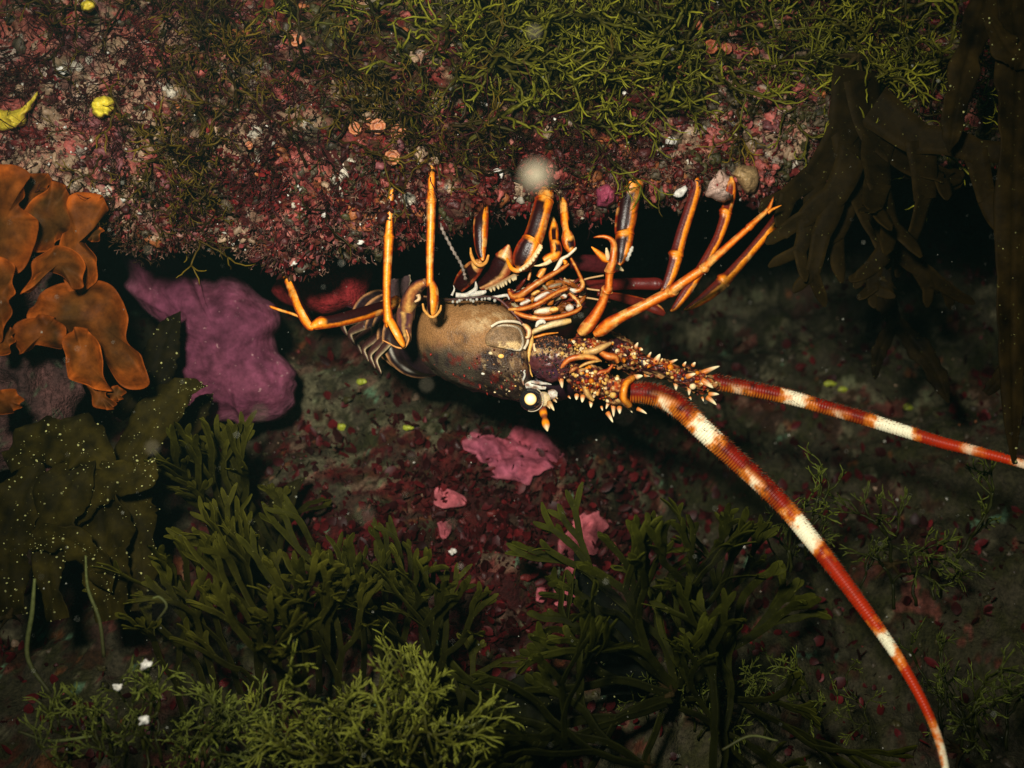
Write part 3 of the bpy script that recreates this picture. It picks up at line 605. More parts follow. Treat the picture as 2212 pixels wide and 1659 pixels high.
# head: antennal base plates
def seg(center, rx, ry, rot, Y, depth, colf, name, cropf=P4, lump=.0012, tmpl=ICO3, mat=None, seed=0, sq=1.0):
    s = SC[cropf] * pm(Y); r = math.radians(rot); c = at(*cropf(*center), Y)
    B = tmpl[0]; B = np.sign(B) * np.abs(B) ** sq
    L0 = B * np.array([rx * s, depth, ry * s])
    V = np.stack([L0[:, 0] * math.cos(r) + L0[:, 2] * math.sin(r), L0[:, 1], -L0[:, 0] * math.sin(r) + L0[:, 2] * math.cos(r)], 1) + c
    n = fbm(V, .008, 3, seed); n2 = fbm(V, .0028, 3, seed + 9)
    C = colf(tmpl[0], n, n2); V = V + unit(V - c) * (lump * n + lump * .6 * n2)[:, None]
    o = Acc().add(V, [tmpl[1]], C).build(name, mat or M_shell, lob)
    return BVHTree.FromPolygons([Vector(v) for v in V], tmpl[1].tolist()), o
ICO4 = ico(4)
def c_base(B, n, n2):
    z = B[:, 2] - .15 * B[:, 0]
    c = mixc(np.array([.052, .018, .036]), np.array([.08, .02, .02]), np.clip(.5 + n, 0, 1))
    up_ = sstep(.22, .36, z); c = mixc(c, np.array([.020, .010, .009]), up_); c = mixc(c, np.array([.30, .12, .05]), up_ * sstep(.25, .5, n2) * .8)
    band = sstep(.02, .10, z + .1 * n) * (1 - sstep(.20, .32, z + .1 * n)); c = mixc(c, np.array([.52, .33, .14]), band * sstep(-.35, .15, n2))
    return c
base_bvh, _ = seg((385, 580), 240, 225, 14, .897, .016, c_base, 'antenna_base', tmpl=ICO4, sq=.85, seed=101)
a = Acc()
for i in range(420):
    t_ = rng.random(); x, y = rng.uniform(230, 640), rng.uniform(350, 475)
    if t_ > .62: x, y = rng.uniform(230, 600), rng.uniform(480, 760)
    l, n = hit(base_bvh, *P4(x, y))
    if l is None: continue
    cc = [np.array([.012, .008, .008]), np.array([.02, .01, .008]), np.array([.06, .02, .012]), np.array([.22, .08, .03]), np.array([.03, .02, .02])][rng.integers(5)]
    ballp(a, l, rng.uniform(.0004, .0012), cc, tmpl=ICO0)
for i in range(18):
    x, y = 240 + 370 * (i % 9) / 8 + rng.normal(0, 10), 505 + 30 * (i // 9) - 6 * (i % 9) + rng.normal(0, 9)
    l, n = hit(base_bvh, *P4(x, y))
    if l is not None:
        tt = np.linspace(0, 2 * np.pi, 10); R_ = rng.uniform(.0008, .0016); a.add(*sweep(l + n * .0002 + R_ * np.stack([np.cos(tt), tt * 0, np.sin(tt)], 1), rng.uniform(.0003, .0005), .0004, 5, col=np.array([.46, .28, .11]) * rng.uniform(.5, 1)))
tag(a.build('base_granules', M_spine, lob), kind='stuff')
a = Acc()
for pts, hw, cc, Y in [([(195, 350), (190, 420), (170, 500), (160, 600), (175, 700), (200, 760)], (14, 26, 24, 18, 14, 6), YEL, .882), ([(215, 440), (225, 500), (260, 560), (330, 580)], (20, 22, 18, 6), CREAM, .880), ([(180, 380), (240, 370), (330, 345), (450, 330)], (10, 16, 14, 6), ORG, .884), ([(120, 420), (140, 520), (140, 640), (190, 730)], (8, 14, 12, 6), CREAM * .8, .885),
                       ([(460, 700), (500, 640), (570, 585), (680, 565), (790, 575), (870, 610)], (18, 30, 34, 34, 30, 10), np.array([.62, .13, .02]), .876), ([(640, 680), (700, 640), (780, 615), (860, 605)], (10, 18, 18, 8), np.array([.7, .4, .1]), .874), ([(830, 940), (845, 850), (830, 760), (860, 715), (930, 700), (980, 640)], (20, 26, 26, 26, 24, 14), np.array([.50, .06, .015]), .870),
                       ([(700, 520), (800, 505), (880, 470), (960, 430)], (40, 46, 40, 20), np.array([.62, .38, .14]), .880), ([(860, 520), (930, 560), (1000, 570), (1030, 620)], (30, 44, 42, 24), np.array([.66, .16, .02]), .880), ([(560, 720), (590, 690), (630, 670)], (14, 28, 18), np.array([.5, .14, .05]), .874), ([(690, 800), (710, 860), (735, 930), (790, 990)], (24, 36, 34, 20), np.array([.62, .36, .12]), .870), ([(990, 940), (1030, 980), (1060, 1000)], (30, 40, 24), np.array([.65, .42, .15]), .872)]:
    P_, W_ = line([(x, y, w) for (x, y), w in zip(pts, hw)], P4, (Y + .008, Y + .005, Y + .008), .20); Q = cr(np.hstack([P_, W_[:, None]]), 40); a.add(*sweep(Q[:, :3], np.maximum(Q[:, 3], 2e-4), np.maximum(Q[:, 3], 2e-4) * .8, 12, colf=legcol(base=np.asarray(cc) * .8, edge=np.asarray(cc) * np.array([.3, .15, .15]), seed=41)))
a.build('base_ridges', M_shell, lob)
def c_ped(B, n, n2):
    c = mixc(np.array([.030, .008, .010]), np.array([.34, .05, .008]), np.clip(.25 + 1.3 * n, 0, 1))
    c = mixc(c, np.array([.50, .27, .08]), np.clip(sstep(.30, .55, n2) * sstep(-.1, .4, n), 0, 1)); c = mixc(c, np.array([.40, .22, .08]), sstep(.25, .5, fbm(B * np.array([1, 1, 1]) + 3, .35, 3, 7)) * .8); return mixc(c, np.array([.02, .007, .008]), sstep(.2, .5, -n2))
ped1, _ = seg((760, 790), 235, 150, 22, .894, .022, c_ped, 'antenna_joint', tmpl=ICO4, seed=111, lump=.0022)
ped2, _ = seg((980, 890), 190, 135, 30, .892, .022, c_ped, 'antenna_joint', tmpl=ICO4, seed=121, lump=.0020)
ped3, _ = seg((1000, 470), 230, 120, 22, .918, .020, c_ped, 'antenna_joint', tmpl=ICO4, seed=131, lump=.0025)
ped4, _ = seg((1370, 660), 330, 95, 18, .912, .020, c_ped, 'antenna_joint', tmpl=ICO4, seed=141, lump=.0025)
ped5, _ = seg((1760, 800), 280, 100, 14, .908, .018, c_ped, 'antenna_joint', tmpl=ICO4, seed=151, lump=.0025)
ped6, _ = seg((720, 470), 175, 105, 8, .904, .018, c_ped, 'antenna_joint', tmpl=ICO4, seed=161, lump=.0030)
ped7, _ = seg((1090, 590), 190, 100, 24, .908, .018, c_ped, 'antenna_joint', tmpl=ICO4, seed=171, lump=.0030)
peds = [ped1, ped2, ped3, ped4, ped5, ped6, ped7]
def onped(x, y, default=.885):
    best = None
    for b in peds + [base_bvh]:
        l, n = hit(b, *P4(x, y))
        if l is not None and (best is None or l[1] < best[0][1]): best = (l, n)
    return best if best is not None else (at(*P4(x, y), default), np.array([0, -1., 0]))
a = Acc()
big = [(630, 940, 625, 985, 26), (690, 950, 680, 1010, 28), (770, 1000, 765, 1060, 24), (930, 1010, 928, 1070, 20), (985, 1040, 985, 1130, 26), (1045, 1060, 1045, 1120, 28), (930, 1110, 980, 1205, 26), (1220, 1070, 1310, 1120, 22), (1130, 1060, 1170, 1110, 14), (550, 950, 570, 975, 12), (870, 1050, 880, 1090, 14), (480, 790, 480, 850, 28), (990, 620, 1010, 590, 42), (1190, 770, 1270, 750, 34), (1290, 745, 1370, 735, 30), (1200, 480, 1215, 440, 24), (1400, 610, 1425, 560, 36), (1540, 620, 1600, 600, 20), (1670, 650, 1690, 612, 18), (1760, 650, 1780, 618, 22), (1850, 710, 2020, 680, 30), (1700, 760, 1790, 730, 30), (1850, 810, 1960, 850, 36), (1590, 830, 1600, 870, 28), (1720, 870, 1730, 920, 26), (1900, 960, 1985, 1035, 28), (1920, 930, 2010, 930, 26), (1730, 960, 1740, 985, 14), (1850, 960, 1860, 1000, 14), (1330, 560, 1345, 530, 18), (1250, 490, 1270, 500, 20), (820, 350, 840, 310, 18), (1100, 800, 1060, 790, 12)]
for (x0, y0, x1, y1, r) in big:
    l, n = onped(x0, y0); s = pm(l[1]) * .22222; d = np.array([(x1 - x0) * s, 0, -(y1 - y0) * s]) + n * r * s * .9
    spine(a, l - n * r * s * .5, l + d, r * s, np.array([.55, .17, .03]), np.array([.88, .76, .46]), k=10)
for i in range(420):
    u = rng.random()
    if u < .42: x, y = rng.normal(790, 130), rng.normal(800, 95)
    elif u < .62: x, y = rng.normal(760, 120), rng.normal(480, 60)
    else: t = rng.random(); x, y = 950 + 1000 * t + rng.normal(0, 20), 470 + 370 * t + rng.normal(0, 62)
    l, n = onped(x, y)
    if onped(x, y)[0][1] == .885: continue
    r = rng.uniform(.0007, .0023) * (1.25 if rng.random() < .15 else .85); cc = [CREAM, YEL * .7, ORG * .7, RED, np.array([.12, .02, .01]), np.array([.05, .012, .012])][rng.integers(6)]
    if rng.random() < .5: spine(a, l - n * r * .3, l + (n + rng.normal(0, .35, 3)) * r * 1.3, r, cc * np.array([.4, .25, .2]), cc, k=7, n=5)
    else: ballp(a, l, r, cc, tmpl=ICO1)
a.build('head_spines', M_spine, lob)
# socket cup of the near antenna
Pq = cr(np.array([at(*P4(x, y), Y) for x, y, Y in [(1160, 780, .877), (1105, 830, .868), (1085, 900, .865), (1085, 970, .868), (1130, 1030, .877)]]), 30)
Acc().add(*sweep(Pq, .0032, .0040, 12, colf=legcol(base=ORG, seed=51))).build('antenna_socket', M_shell, lob)

# antennae: ringed, banded whips
def antenna(pts, hw, Ys, bands, n, sideband, seed):
    P_ = np.array([at(x, y, Y) for (x, y), Y in zip(pts, np.interp(np.linspace(0, 1, len(pts)), np.linspace(0, 1, len(Ys)), Ys))])
    W_ = np.array(hw) * .90 * K * P_[:, 1] / .9
    Q = cr(np.hstack([P_, W_[:, None]]), n * 4)
    d = np.concatenate([[0], np.cumsum(np.linalg.norm(np.diff(Q[:, :3], axis=0), axis=1))]); u = np.linspace(0, d[-1], n)
    Q = np.stack([np.interp(u, d, Q[:, i]) for i in range(4)], 1)
    ring = 1 + .03 * np.cos(np.arange(n) * 2 * np.pi / 5.0)
    X_ = to_img(Q[:, :3])[0]
    def colf(U, TH, V):
        nz = fbm(V.reshape(-1, 3), .006, 3, seed).reshape(U.shape); px = np.broadcast_to(X_[:, None], U.shape) + 14 * nz
        th = (TH + np.pi) % (2 * np.pi) - np.pi
        c = mixc(np.array([.19, .007, .0015]), np.array([.045, .003, .0015]), np.clip(.45 + .7 * nz - .4 * U, 0, 1))
        c = mixc(c, np.array([.48, .028, .002]), sstep(.25, .8, U) * .8)
        ringp = (.5 + .5 * np.cos(np.arange(len(U)) * 2 * np.pi / 5.0))[:, None]
        low = sstep(.2, .6, th * sideband) * (1 - sstep(1.3, 1.7, th * sideband))
        c = mixc(c, np.array([.55, .17, .012]), low * ringp * .75 * (1 - sstep(.1, .55, U)))
        for (x0, x1, s_, full) in bands:
            w = sstep(x0 - 10, x0 + 8, px) * (1 - sstep(x1 - 8, x1 + 10, px))
            halo = sstep(x0 - 26, x0, px) * (1 - sstep(x1, x1 + 26, px))
            if not full: w = w * sstep(-.1, .4, th * sideband); halo = halo * sstep(-.5, .3, th * sideband)
            c = mixc(c, np.array([.78, .24, .02]), halo * s_ * .85); c = mixc(c, np.array([.86, .80, .56]), w * s_)
        return c
    o = Acc().add(*sweep(Q[:, :3], np.maximum(Q[:, 3], 1e-4) * ring, np.maximum(Q[:, 3], 1e-4) * ring, 28, colf=colf)).build('antenna', M_flag, lob)
    # fringe of fine bristles
    a = Acc(); T = unit(np.gradient(Q[:, :3], axis=0)); N2 = np.array([0, -1., 0]); N1 = unit(np.cross(T, N2))
    idx = rng.integers(2, n - 2, int(n * 2.6)); sgn = np.where(rng.random(len(idx)) < .8, -sideband, sideband); ph = rng.normal(0, .7, len(idx))
    dirs = N1[idx] * (sgn * np.cos(ph))[:, None] + N2 * np.sin(ph)[:, None]; dirs = unit(dirs)
    pos = Q[idx, :3] + dirs * (Q[idx, 3] * .96)[:, None]; Ln = Q[idx, 3] * rng.uniform(.22, .55, len(idx)) ; tipd = unit(dirs + T[idx] * .8)
    fr = frames(tipd, rng.uniform(0, 6, len(idx)))
    CV = np.array([[1, 0, 0], [-.5, .87, 0], [-.5, -.87, 0], [0, 0, 1]]); CF = [np.array([[0, 1, 3], [1, 2, 3], [2, 0, 3]])]
    colr = np.where(rng.random((len(idx), 1)) < .6, np.array([[.07, .07, .045]]), np.array([[.25, .06, .02]]))
    a.add(*scatter(CV, CF, pos, fr, np.stack([Ln * 0 + .00028, Ln * 0 + .00028, Ln], 1), colr))
    b = a.build('antenna_bristles', M_spine, o); tag(b, kind='stuff')
    return o
antenna([(1362, 848), (1400, 850), (1440, 862), (1480, 890), (1520, 930), (1580, 985), (1640, 1040), (1700, 1100), (1745, 1155), (1790, 1212), (1850, 1292), (1920, 1390), (1962, 1458), (2000, 1530), (2028, 1600), (2044, 1670), (2052, 1740)],
        [24, 27, 28, 27, 26, 25, 24, 23, 22, 20, 18, 15, 13, 11.5, 10, 9, 8], (.876, .872, .866, .848, .815, .775, .74), [(1438, 1452, .8, 0), (1508, 1542, 1, 1), (1628, 1648, .75, 0), (1718, 1765, 1, 1), (1908, 1932, 1, 1), (2030, 2100, .95, 1)], 900, 1, 61)
antenna([(1540, 824), (1600, 836), (1660, 848), (1720, 862), (1800, 885), (1870, 905), (1950, 930), (2030, 955), (2110, 975), (2212, 1003), (2330, 1045), (2440, 1095)],
        [19, 19, 18.5, 18, 17, 17, 16, 14.5, 13, 11, 9, 7], (.905, .898, .888, .868, .838, .80), [(1592, 1606, .4, 0), (1700, 1738, .9, 1), (1805, 1822, .4, 0), (1893, 1972, 1, 1), (2092, 2112, .5, 1), (2200, 2240, .6, 1)], 700, 1, 62)

# eye on its pale stalk, brow plate and horn
eye_c = at(*P4(182, 980), .890)
ey = Acc(); ballp(ey, eye_c, .0090, (.012, .012, .016), tmpl=ICO4); ey = ey.build('eye', M_eye, lob)
u0 = unit(-eye_c + np.array([-.02, .02, .03])); t = np.linspace(0, 2 * np.pi, 32, endpoint=False); fx = unit(np.cross(u0, [0, 0, 1])); fz = np.cross(fx, u0)
rr = np.array([0, .25, .5, .75, .9, 1.0]) * .0048
V = np.concatenate([eye_c + u0 * (math.sqrt(.0090 ** 2 - r * r) + .00035) + r * (fx * np.cos(t)[:, None] + fz * np.sin(t)[:, None]) for r in np.maximum(rr, 1e-5)])
V = np.concatenate([V, eye_c + u0 * .006 + rr[-1] * (fx * np.cos(t)[:, None] + fz * np.sin(t)[:, None])])
Cg = np.repeat(np.array([[1, .93, .66], [1, .93, .66], [1, .90, .60], [1, .84, .45], [1, .70, .24], [.9, .45, .1], [.5, .2, .05]]), 32, 0)  # strobe's reflection in the eye, painted as a disc brightest at its centre
Acc().add(V, [grid_faces(7, 32)], Cg).build('painted_eyeshine', M_glint, ey)
rim = eye_c + np.array([0.0008, -.0030, -.0002]) + .0092 * (np.array([1, 0, 0]) * np.cos(np.linspace(-1.9, 1.1, 40))[:, None] + np.array([0, 0, 1]) * np.sin(np.linspace(-1.9, 1.1, 40))[:, None])
Acc().add(*sweep(rim, .00045, .0007, 8, col=(.45, .38, .26))).build('eye_rim', M_spine, ey)
a = Acc()
for pts, hw, cc, Y in [([(130, 850), (190, 835), (260, 850), (330, 870)], (24, 40, 36, 14), WHT, .888), ([(270, 930), (320, 950), (330, 1000), (290, 1030)], (26, 44, 44, 26), CREAM * .75, .890), ([(350, 930), (400, 930), (440, 935)], (40, 52, 26), WHT, .892), ([(180, 810), (260, 820), (330, 825), (385, 835)], (8, 16, 12, 3), WHT * .8, .882), ([(105, 690), (125, 740), (105, 800), (115, 840)], (8, 10, 10, 6), WHT * .7, .884), ([(80, 700), (130, 700)], (6, 8), WHT * .7, .884)]:
    P_, W_ = line([(x, y, w) for (x, y), w in zip(pts, hw)], P4, (Y, Y), .22222); Q = cr(np.hstack([P_, W_[:, None]]), 24); a.add(*sweep(Q[:, :3], np.maximum(Q[:, 3], 2e-4), np.maximum(Q[:, 3], 2e-4) * .8, 14, colf=lambda U, TH, V, cc=cc: mixc(np.asarray(cc), np.array([.25, .13, .08]), np.clip(sstep(.05, .6, fbm(V.reshape(-1, 3), .004, 3, 71)).reshape(U.shape), 0, 1))))
a.build('eye_stalk', M_soft, lob)
a = Acc()
P_, W_ = line([(285, 1030, 40), (300, 1090, 40), (310, 1130, 36), (318, 1160, 26), (325, 1200, 38), (335, 1240, 34), (345, 1290, 4)], P4, (.893, .880), .22222); Q = cr(np.hstack([P_, W_[:, None]]), 40)
a.add(*sweep(Q[:, :3], np.maximum(Q[:, 3], 2e-4), np.maximum(Q[:, 3], 2e-4), 14, colf=lambda U, TH, V: mixc(mixc(np.array([.12, .02, .012]), ORG, np.clip(np.exp(-((U - .3) / .1) ** 2) + np.exp(-((U - .75) / .15) ** 2), 0, 1)), CREAM, sstep(.78, .95, U))))
for x0, y0, x1, y1, r in [(360, 1010, 410, 1090, 26), (410, 985, 435, 1010, 16), (425, 960, 445, 975, 10), (345, 1040, 370, 1070, 14)]: spine(a, at(*P4(x0, y0), .888), at(*P4(x1, y1), .880), r * .22222 * K, np.array([.5, .25, .08]), CREAM)
a.build('brow_horn', M_spine, lob)
head_c = at(*P4(330, 820), .925); V = ICO3[0] * np.array([.030, .022, .016]) + head_c
Acc().add(V, [ICO3[1]], mixc(PUR * .6, np.array([.02, .01, .015]), fbm(V, .01, 2, 88) * .5 + .5)).build('head', M_shell, lob)
from mathutils import Matrix
lob.location = at(1030, 755, .93)
for o in lob.children: o.matrix_parent_inverse = Matrix.Translation(-Vector(lob.location))
# ------------------------------------------------------------------ growth on the rock
def pick(Vv, Nn, n, wfun, seed):
    """n random points on a rock mesh, chosen by weight, jittered between the vertices"""
    r = np.random.default_rng(seed); x, y = to_img(Vv)
    w = np.maximum(wfun(x, y, Vv), 0) * ((x > -160) & (x < 2370) & (y > -160) & (y < 1820)) * (Vv[:, 1] / .9) ** 1
    i = r.choice(len(Vv), n, p=w / w.sum()); return Vv[i] + r.normal(0, .0008, (n, 3)), Nn[i], r
front_mask = (np.arange(len(LV)) // nx < nf + na + 14).astype(float)
def blobs(x, y, L):
    s = 0
    for cx, cy, rx, ry, a in L: s = s + a * np.exp(-((x - cx) / rx) ** 2 - ((y - cy) / ry) ** 2)
    return s
# 1. crusts: knobbly coralline lumps, barnacle-sized nodules, sand grains
def lump_template(seed):
    V = ICO1[0].copy(); V = V * (1 + .75 * fbm(V, .8, 2, seed))[:, None]; return V
def crust(name, Vv, Nn, mask, n, wf, weights, seed, label, rmin=.0008, rmax=.0043, dark=1.0):
    acc = Acc()
    for t in range(4):
        pos, nor, r = pick(Vv, Nn, n // 4, lambda x, y, v: mask * wf(x, y), seed + t)
        W = weights(pos); col = palette(pos, W, .020, 4 if dark == 1.0 else seed + 10) * r.uniform(.55, 1.2, (len(pos), 1)) * dark
        s = rmin + (rmax - rmin) * r.random(len(pos)) ** 3.2
        sc_ = np.stack([s * r.uniform(.7, 1.5, len(s)), s * r.uniform(.7, 1.4, len(s)), s * r.uniform(.5, 1.3, len(s))], 1)
        acc.add(*scatter(lump_template(seed + t), [ICO1[1]], pos, frames(nor + r.normal(0, .35, nor.shape), r.uniform(0, 6, len(pos))), sc_, col))
    o = acc.build(name, M_crust); return tag(o, label, 'encrustation', kind='stuff')
crust('encrusting_nodules', LV, LN, front_mask, 10000, lambda x, y: .5 + blobs(x, y, [(60, 320, 300, 160, 1), (1600, 250, 200, 170, 1.2), (900, 400, 500, 90, 1)]), ledge_weights, 200, 'knobbly pink, red and beige crusts covering the overhanging ledge')
crust('encrusting_nodules', SV, SN, 1.0, 5000, lambda x, y: .4 + blobs(x, y, [(1000, 1150, 350, 200, 1), (750, 900, 200, 100, .6)]), slope_weights, 300, 'small dark crusts and grit on the lower rock slope', dark=.8)
# 2. red turf leaflets
u = np.linspace(0, 1, 5); LVt = []
for i, uu in enumerate(u):
    w = .36 * math.sin(math.pi * min(uu * .9 + .08, 1)) ** .7
    for sgn in (-1, 0, 1): LVt.append((sgn * w, .16 * uu ** 2 * (1 - .4 * abs(sgn)) + .10 * abs(sgn), uu))
LEAF = np.array(LVt) * np.array([.62, 1, 1]); LEAF_F = [grid_faces(5, 3, False)]
def turf(name, Vv, Nn, mask, n, wf, cols, seed, label, smin, smax, cat='red algae', wide=1.0, droop=.5):
    pos, nor, r = pick(Vv, Nn, n, lambda x, y, v: mask * wf(x, y) * (.25 + sstep(-.15, .35, fbm(v, .03, 2, seed + 3))), seed)
    d = unit(nor * .8 + r.normal(0, .65, nor.shape) + np.array([0, 0, -droop])); cols = np.array(cols)
    s = smin + (smax - smin) * r.random(n) ** 2; c = cols[r.integers(len(cols), size=n)] * r.uniform(.35, 1.25, (n, 1))
    o = Acc().add(*scatter(LEAF, LEAF_F, pos - nor * .0008, frames(d, r.uniform(0, 6, n)), np.stack([s * wide * r.uniform(.6, 1.3, n), s, s], 1), c)).build(name, M_turf)
    return tag(o, label, cat, kind='stuff')
REDS = [(.08, .006, .007), (.13, .010, .010), (.20, .014, .014), (.05, .008, .006), (.10, .022, .012), (.05, .028, .010)]
turf('red_turf', LV, LN, front_mask, 26000, lambda x, y: .22 + blobs(x, y, [(900, 300, 450, 160, 1), (560, 430, 280, 130, 1.2), (1250, 400, 400, 60, .8), (150, 120, 260, 160, .7)]) - blobs(x, y, [(60, 330, 220, 90, .3)]), REDS, 400, 'short dark red algal turf matted over the overhanging ledge', .0018, .0085)
turf('red_turf', SV, SN, 1.0, 20000, lambda x, y: .05 + blobs(x, y, [(1000, 1210, 330, 200, 1), (1500, 1150, 300, 160, .15)]), [(.05, .004, .006), (.075, .006, .008), (.035, .005, .005), (.11, .008, .010)], 420, 'dark red leafy turf on the lower rock slope', .003, .014, wide=1.5, droop=-.2)
# pinkish flakes on the lip
turf('coralline_flakes', LV, LN, front_mask, 1500, lambda x, y: .02 + blobs(x, y, [(690, 510, 110, 50, 1), (1640, 60, 70, 50, 1.2), (1250, 330, 300, 60, .25), (300, 480, 120, 60, .4), (1350, 430, 80, 40, .5), (60, 300, 200, 100, .5)]), [(.34, .075, .065), (.28, .05, .05), (.4, .15, .12), (.24, .08, .08)], 440, 'thin pink coralline flakes along the lip of the ledge', .002, .009, cat='coralline algae', wide=1.9)
# pale grit: shell chips catching the strobe
GR = np.array([[1, 0, 0], [-.5, .87, 0], [-.5, -.87, 0], [0, 0, .8], [0, 0, -.8]]); GRF = [np.array([[0, 1, 3], [1, 2, 3], [2, 0, 3], [1, 0, 4], [2, 1, 4], [0, 2, 4]])]
acc = Acc(); r = np.random.default_rng(5)
for Vv, Nn, mk, n, sd in ((LV, LN, front_mask, 1500, 1), (SV, SN, 1.0, 800, 2)):
    pos, nor, r = pick(Vv, Nn, n, lambda x, y, v: mk * (.4 + blobs(x, y, [(60, 330, 300, 160, 1)])), 460 + sd)
    s = .0004 + .0019 * r.random(n) ** 5; acc.add(*scatter(GR, GRF, pos + nor * .003, frames(nor + r.normal(0, .6, nor.shape), r.uniform(0, 6, n)), np.stack([s, s * .8, s * r.uniform(.6, 2, n)], 1), np.array([[.62, .60, .52]]) * r.uniform(.5, 1.1, (n, 1))))
tag(acc.build('shell_grit', M_crust, smooth=False), 'pale grit and shell chips strewn over the rock', 'grit', kind='stuff')

# 3. branching weeds -------------------------------------------------------
def bush(seed, levels, L, r0, spread, wob, flat=False, taper=.86, tipc=(.22, .24, .035), basec=(.035, .034, .008), k=5, nseg=5, first=1.0, shrink=.82):
    """one forked weed growing along +z from the origin; returns V, F, C"""
    R_ = np.random.default_rng(seed); acc = Acc()
    def grow(p, d, lvl, L_, w, side):
        n = nseg; pts = [p]; dd = d
        for i in range(n - 1):
            dd = unit(dd + R_.normal(0, wob, 3)); pts.append(pts[-1] + dd * L_ / (n - 1))
        last = lvl == levels; t = np.linspace(0, 1, n); ww = w * (1 - (1 - taper) * t)
        if last: ww = ww * np.clip((1 - t) * 3.0 + .12, 0, 1) ** .6
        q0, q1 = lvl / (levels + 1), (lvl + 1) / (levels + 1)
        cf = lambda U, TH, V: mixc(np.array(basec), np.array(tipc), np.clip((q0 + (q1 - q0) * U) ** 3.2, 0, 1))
        if flat:
            side2 = unit(side - (side @ dd) * dd); nrm = np.cross(dd, side2)
            P_ = np.array(pts); S_ = np.array([-1., -.5, 0, .5, 1.]); cup_ = (.18 * S_ ** 2 * R_.uniform(-1, 1.2))[None, :, None] * ww[:, None, None]
            Vs = P_[:, None] + side2 * (S_[None, :, None] * ww[:, None, None]) + nrm * (cup_ + .0005); Vs = np.concatenate([Vs, (Vs - nrm * .0006)[:, ::-1]], 1)
            Us, Th_ = np.meshgrid(t, np.arange(10), indexing='ij'); cc_ = cf(Us, Th_, None); cc_ = cc_ * np.where(np.isin(Th_, (0, 4, 5, 9)), 1.5, 1.0)[..., None]
            acc.add(Vs.reshape(-1, 3), [grid_faces(n, 10)], cc_.reshape(-1, 3))
        else: acc.add(*sweep(np.array(pts), ww, ww, k, ref=unit(R_.normal(0, 1, 3)), colf=cf))
        if last: return
        nb = 2 if R_.random() < .85 else 3
        for b in range(nb):
            sg = (b - (nb - 1) / 2) * 2
            ax = side if flat else unit(R_.normal(0, 1, 3))
            nd = unit(dd + ax * sg * spread * R_.uniform(.6, 1.3) + R_.normal(0, .08, 3))
            if R_.random() < .93: grow(pts[-1] - dd * ww[-1] * .3, nd, lvl + 1, L_ * shrink * R_.uniform(.7, 1.2), w * taper * (1 if flat else .92), side)
    grow(np.zeros(3), np.array([0, 0, 1.]), 0, L * first, r0, np.array([1., 0, 0]))
    return np.vstack(acc.V), acc.F, np.vstack(acc.C)
def merge_faces(F):
    out = {}
    for f in F: f = np.atleast_2d(f); out.setdefault(f.shape[1], []).append(f)
    return [np.vstack(v) for v in out.values()]
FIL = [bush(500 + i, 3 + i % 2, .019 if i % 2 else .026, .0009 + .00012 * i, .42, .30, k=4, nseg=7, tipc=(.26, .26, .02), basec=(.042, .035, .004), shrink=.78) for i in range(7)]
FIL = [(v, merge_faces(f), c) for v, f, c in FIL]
def weed_mat(name, Vv, Nn, mask, n, wf, seed, label, smin, smax, templ, down=.6, tint=(1, 1, 1), cat='green algae', jit=.45, out=.9, lipgap=-60):
    acc = Acc()
    for t, (v, f, c) in enumerate(templ):
        pos, nor, r = pick(Vv, Nn, max(n // len(templ), 1), lambda x, y, vv: mask * wf(x, y) * (y < np.interp(x, LIPX, LIPY) - lipgap) * (.1 + sstep(-.2, .4, fbm(vv, .06, 2, seed + 77))), seed + t)
        m = len(pos); d = unit(nor * out + r.normal(0, jit, nor.shape) + np.array([0, 0, -down])); s = r.uniform(smin, smax, m)
        acc.add(*scatter(v, f, pos - nor * .001, frames(d, r.uniform(0, 6, m)), np.stack([s, s, s], 1), np.array([tint]) * r.uniform(.3, 1.4, (m, 1)), c))
    return tag(acc.build(name, M_weed), label, cat, kind='stuff')
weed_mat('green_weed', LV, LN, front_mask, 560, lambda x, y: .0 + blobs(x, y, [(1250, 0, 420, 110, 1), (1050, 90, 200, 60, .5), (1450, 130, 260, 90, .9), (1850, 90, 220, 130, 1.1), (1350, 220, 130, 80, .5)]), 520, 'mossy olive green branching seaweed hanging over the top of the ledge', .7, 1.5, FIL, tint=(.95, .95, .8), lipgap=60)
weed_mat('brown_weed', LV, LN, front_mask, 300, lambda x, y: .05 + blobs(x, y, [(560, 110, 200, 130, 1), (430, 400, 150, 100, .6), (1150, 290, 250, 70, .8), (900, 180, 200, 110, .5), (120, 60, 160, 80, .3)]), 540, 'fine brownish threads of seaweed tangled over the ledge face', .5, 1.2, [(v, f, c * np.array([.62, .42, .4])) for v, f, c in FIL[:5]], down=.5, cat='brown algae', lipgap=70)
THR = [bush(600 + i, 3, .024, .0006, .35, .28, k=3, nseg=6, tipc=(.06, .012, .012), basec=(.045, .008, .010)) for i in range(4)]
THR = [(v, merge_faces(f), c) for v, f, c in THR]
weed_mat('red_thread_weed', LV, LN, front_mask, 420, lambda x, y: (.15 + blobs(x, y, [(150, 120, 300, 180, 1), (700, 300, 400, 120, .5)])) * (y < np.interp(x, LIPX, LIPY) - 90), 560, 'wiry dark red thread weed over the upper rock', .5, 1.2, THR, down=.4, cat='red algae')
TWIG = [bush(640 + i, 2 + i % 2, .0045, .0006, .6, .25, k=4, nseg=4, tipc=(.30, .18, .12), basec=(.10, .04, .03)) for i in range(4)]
TWIG = [(v, merge_faces(f), c) for v, f, c in TWIG]
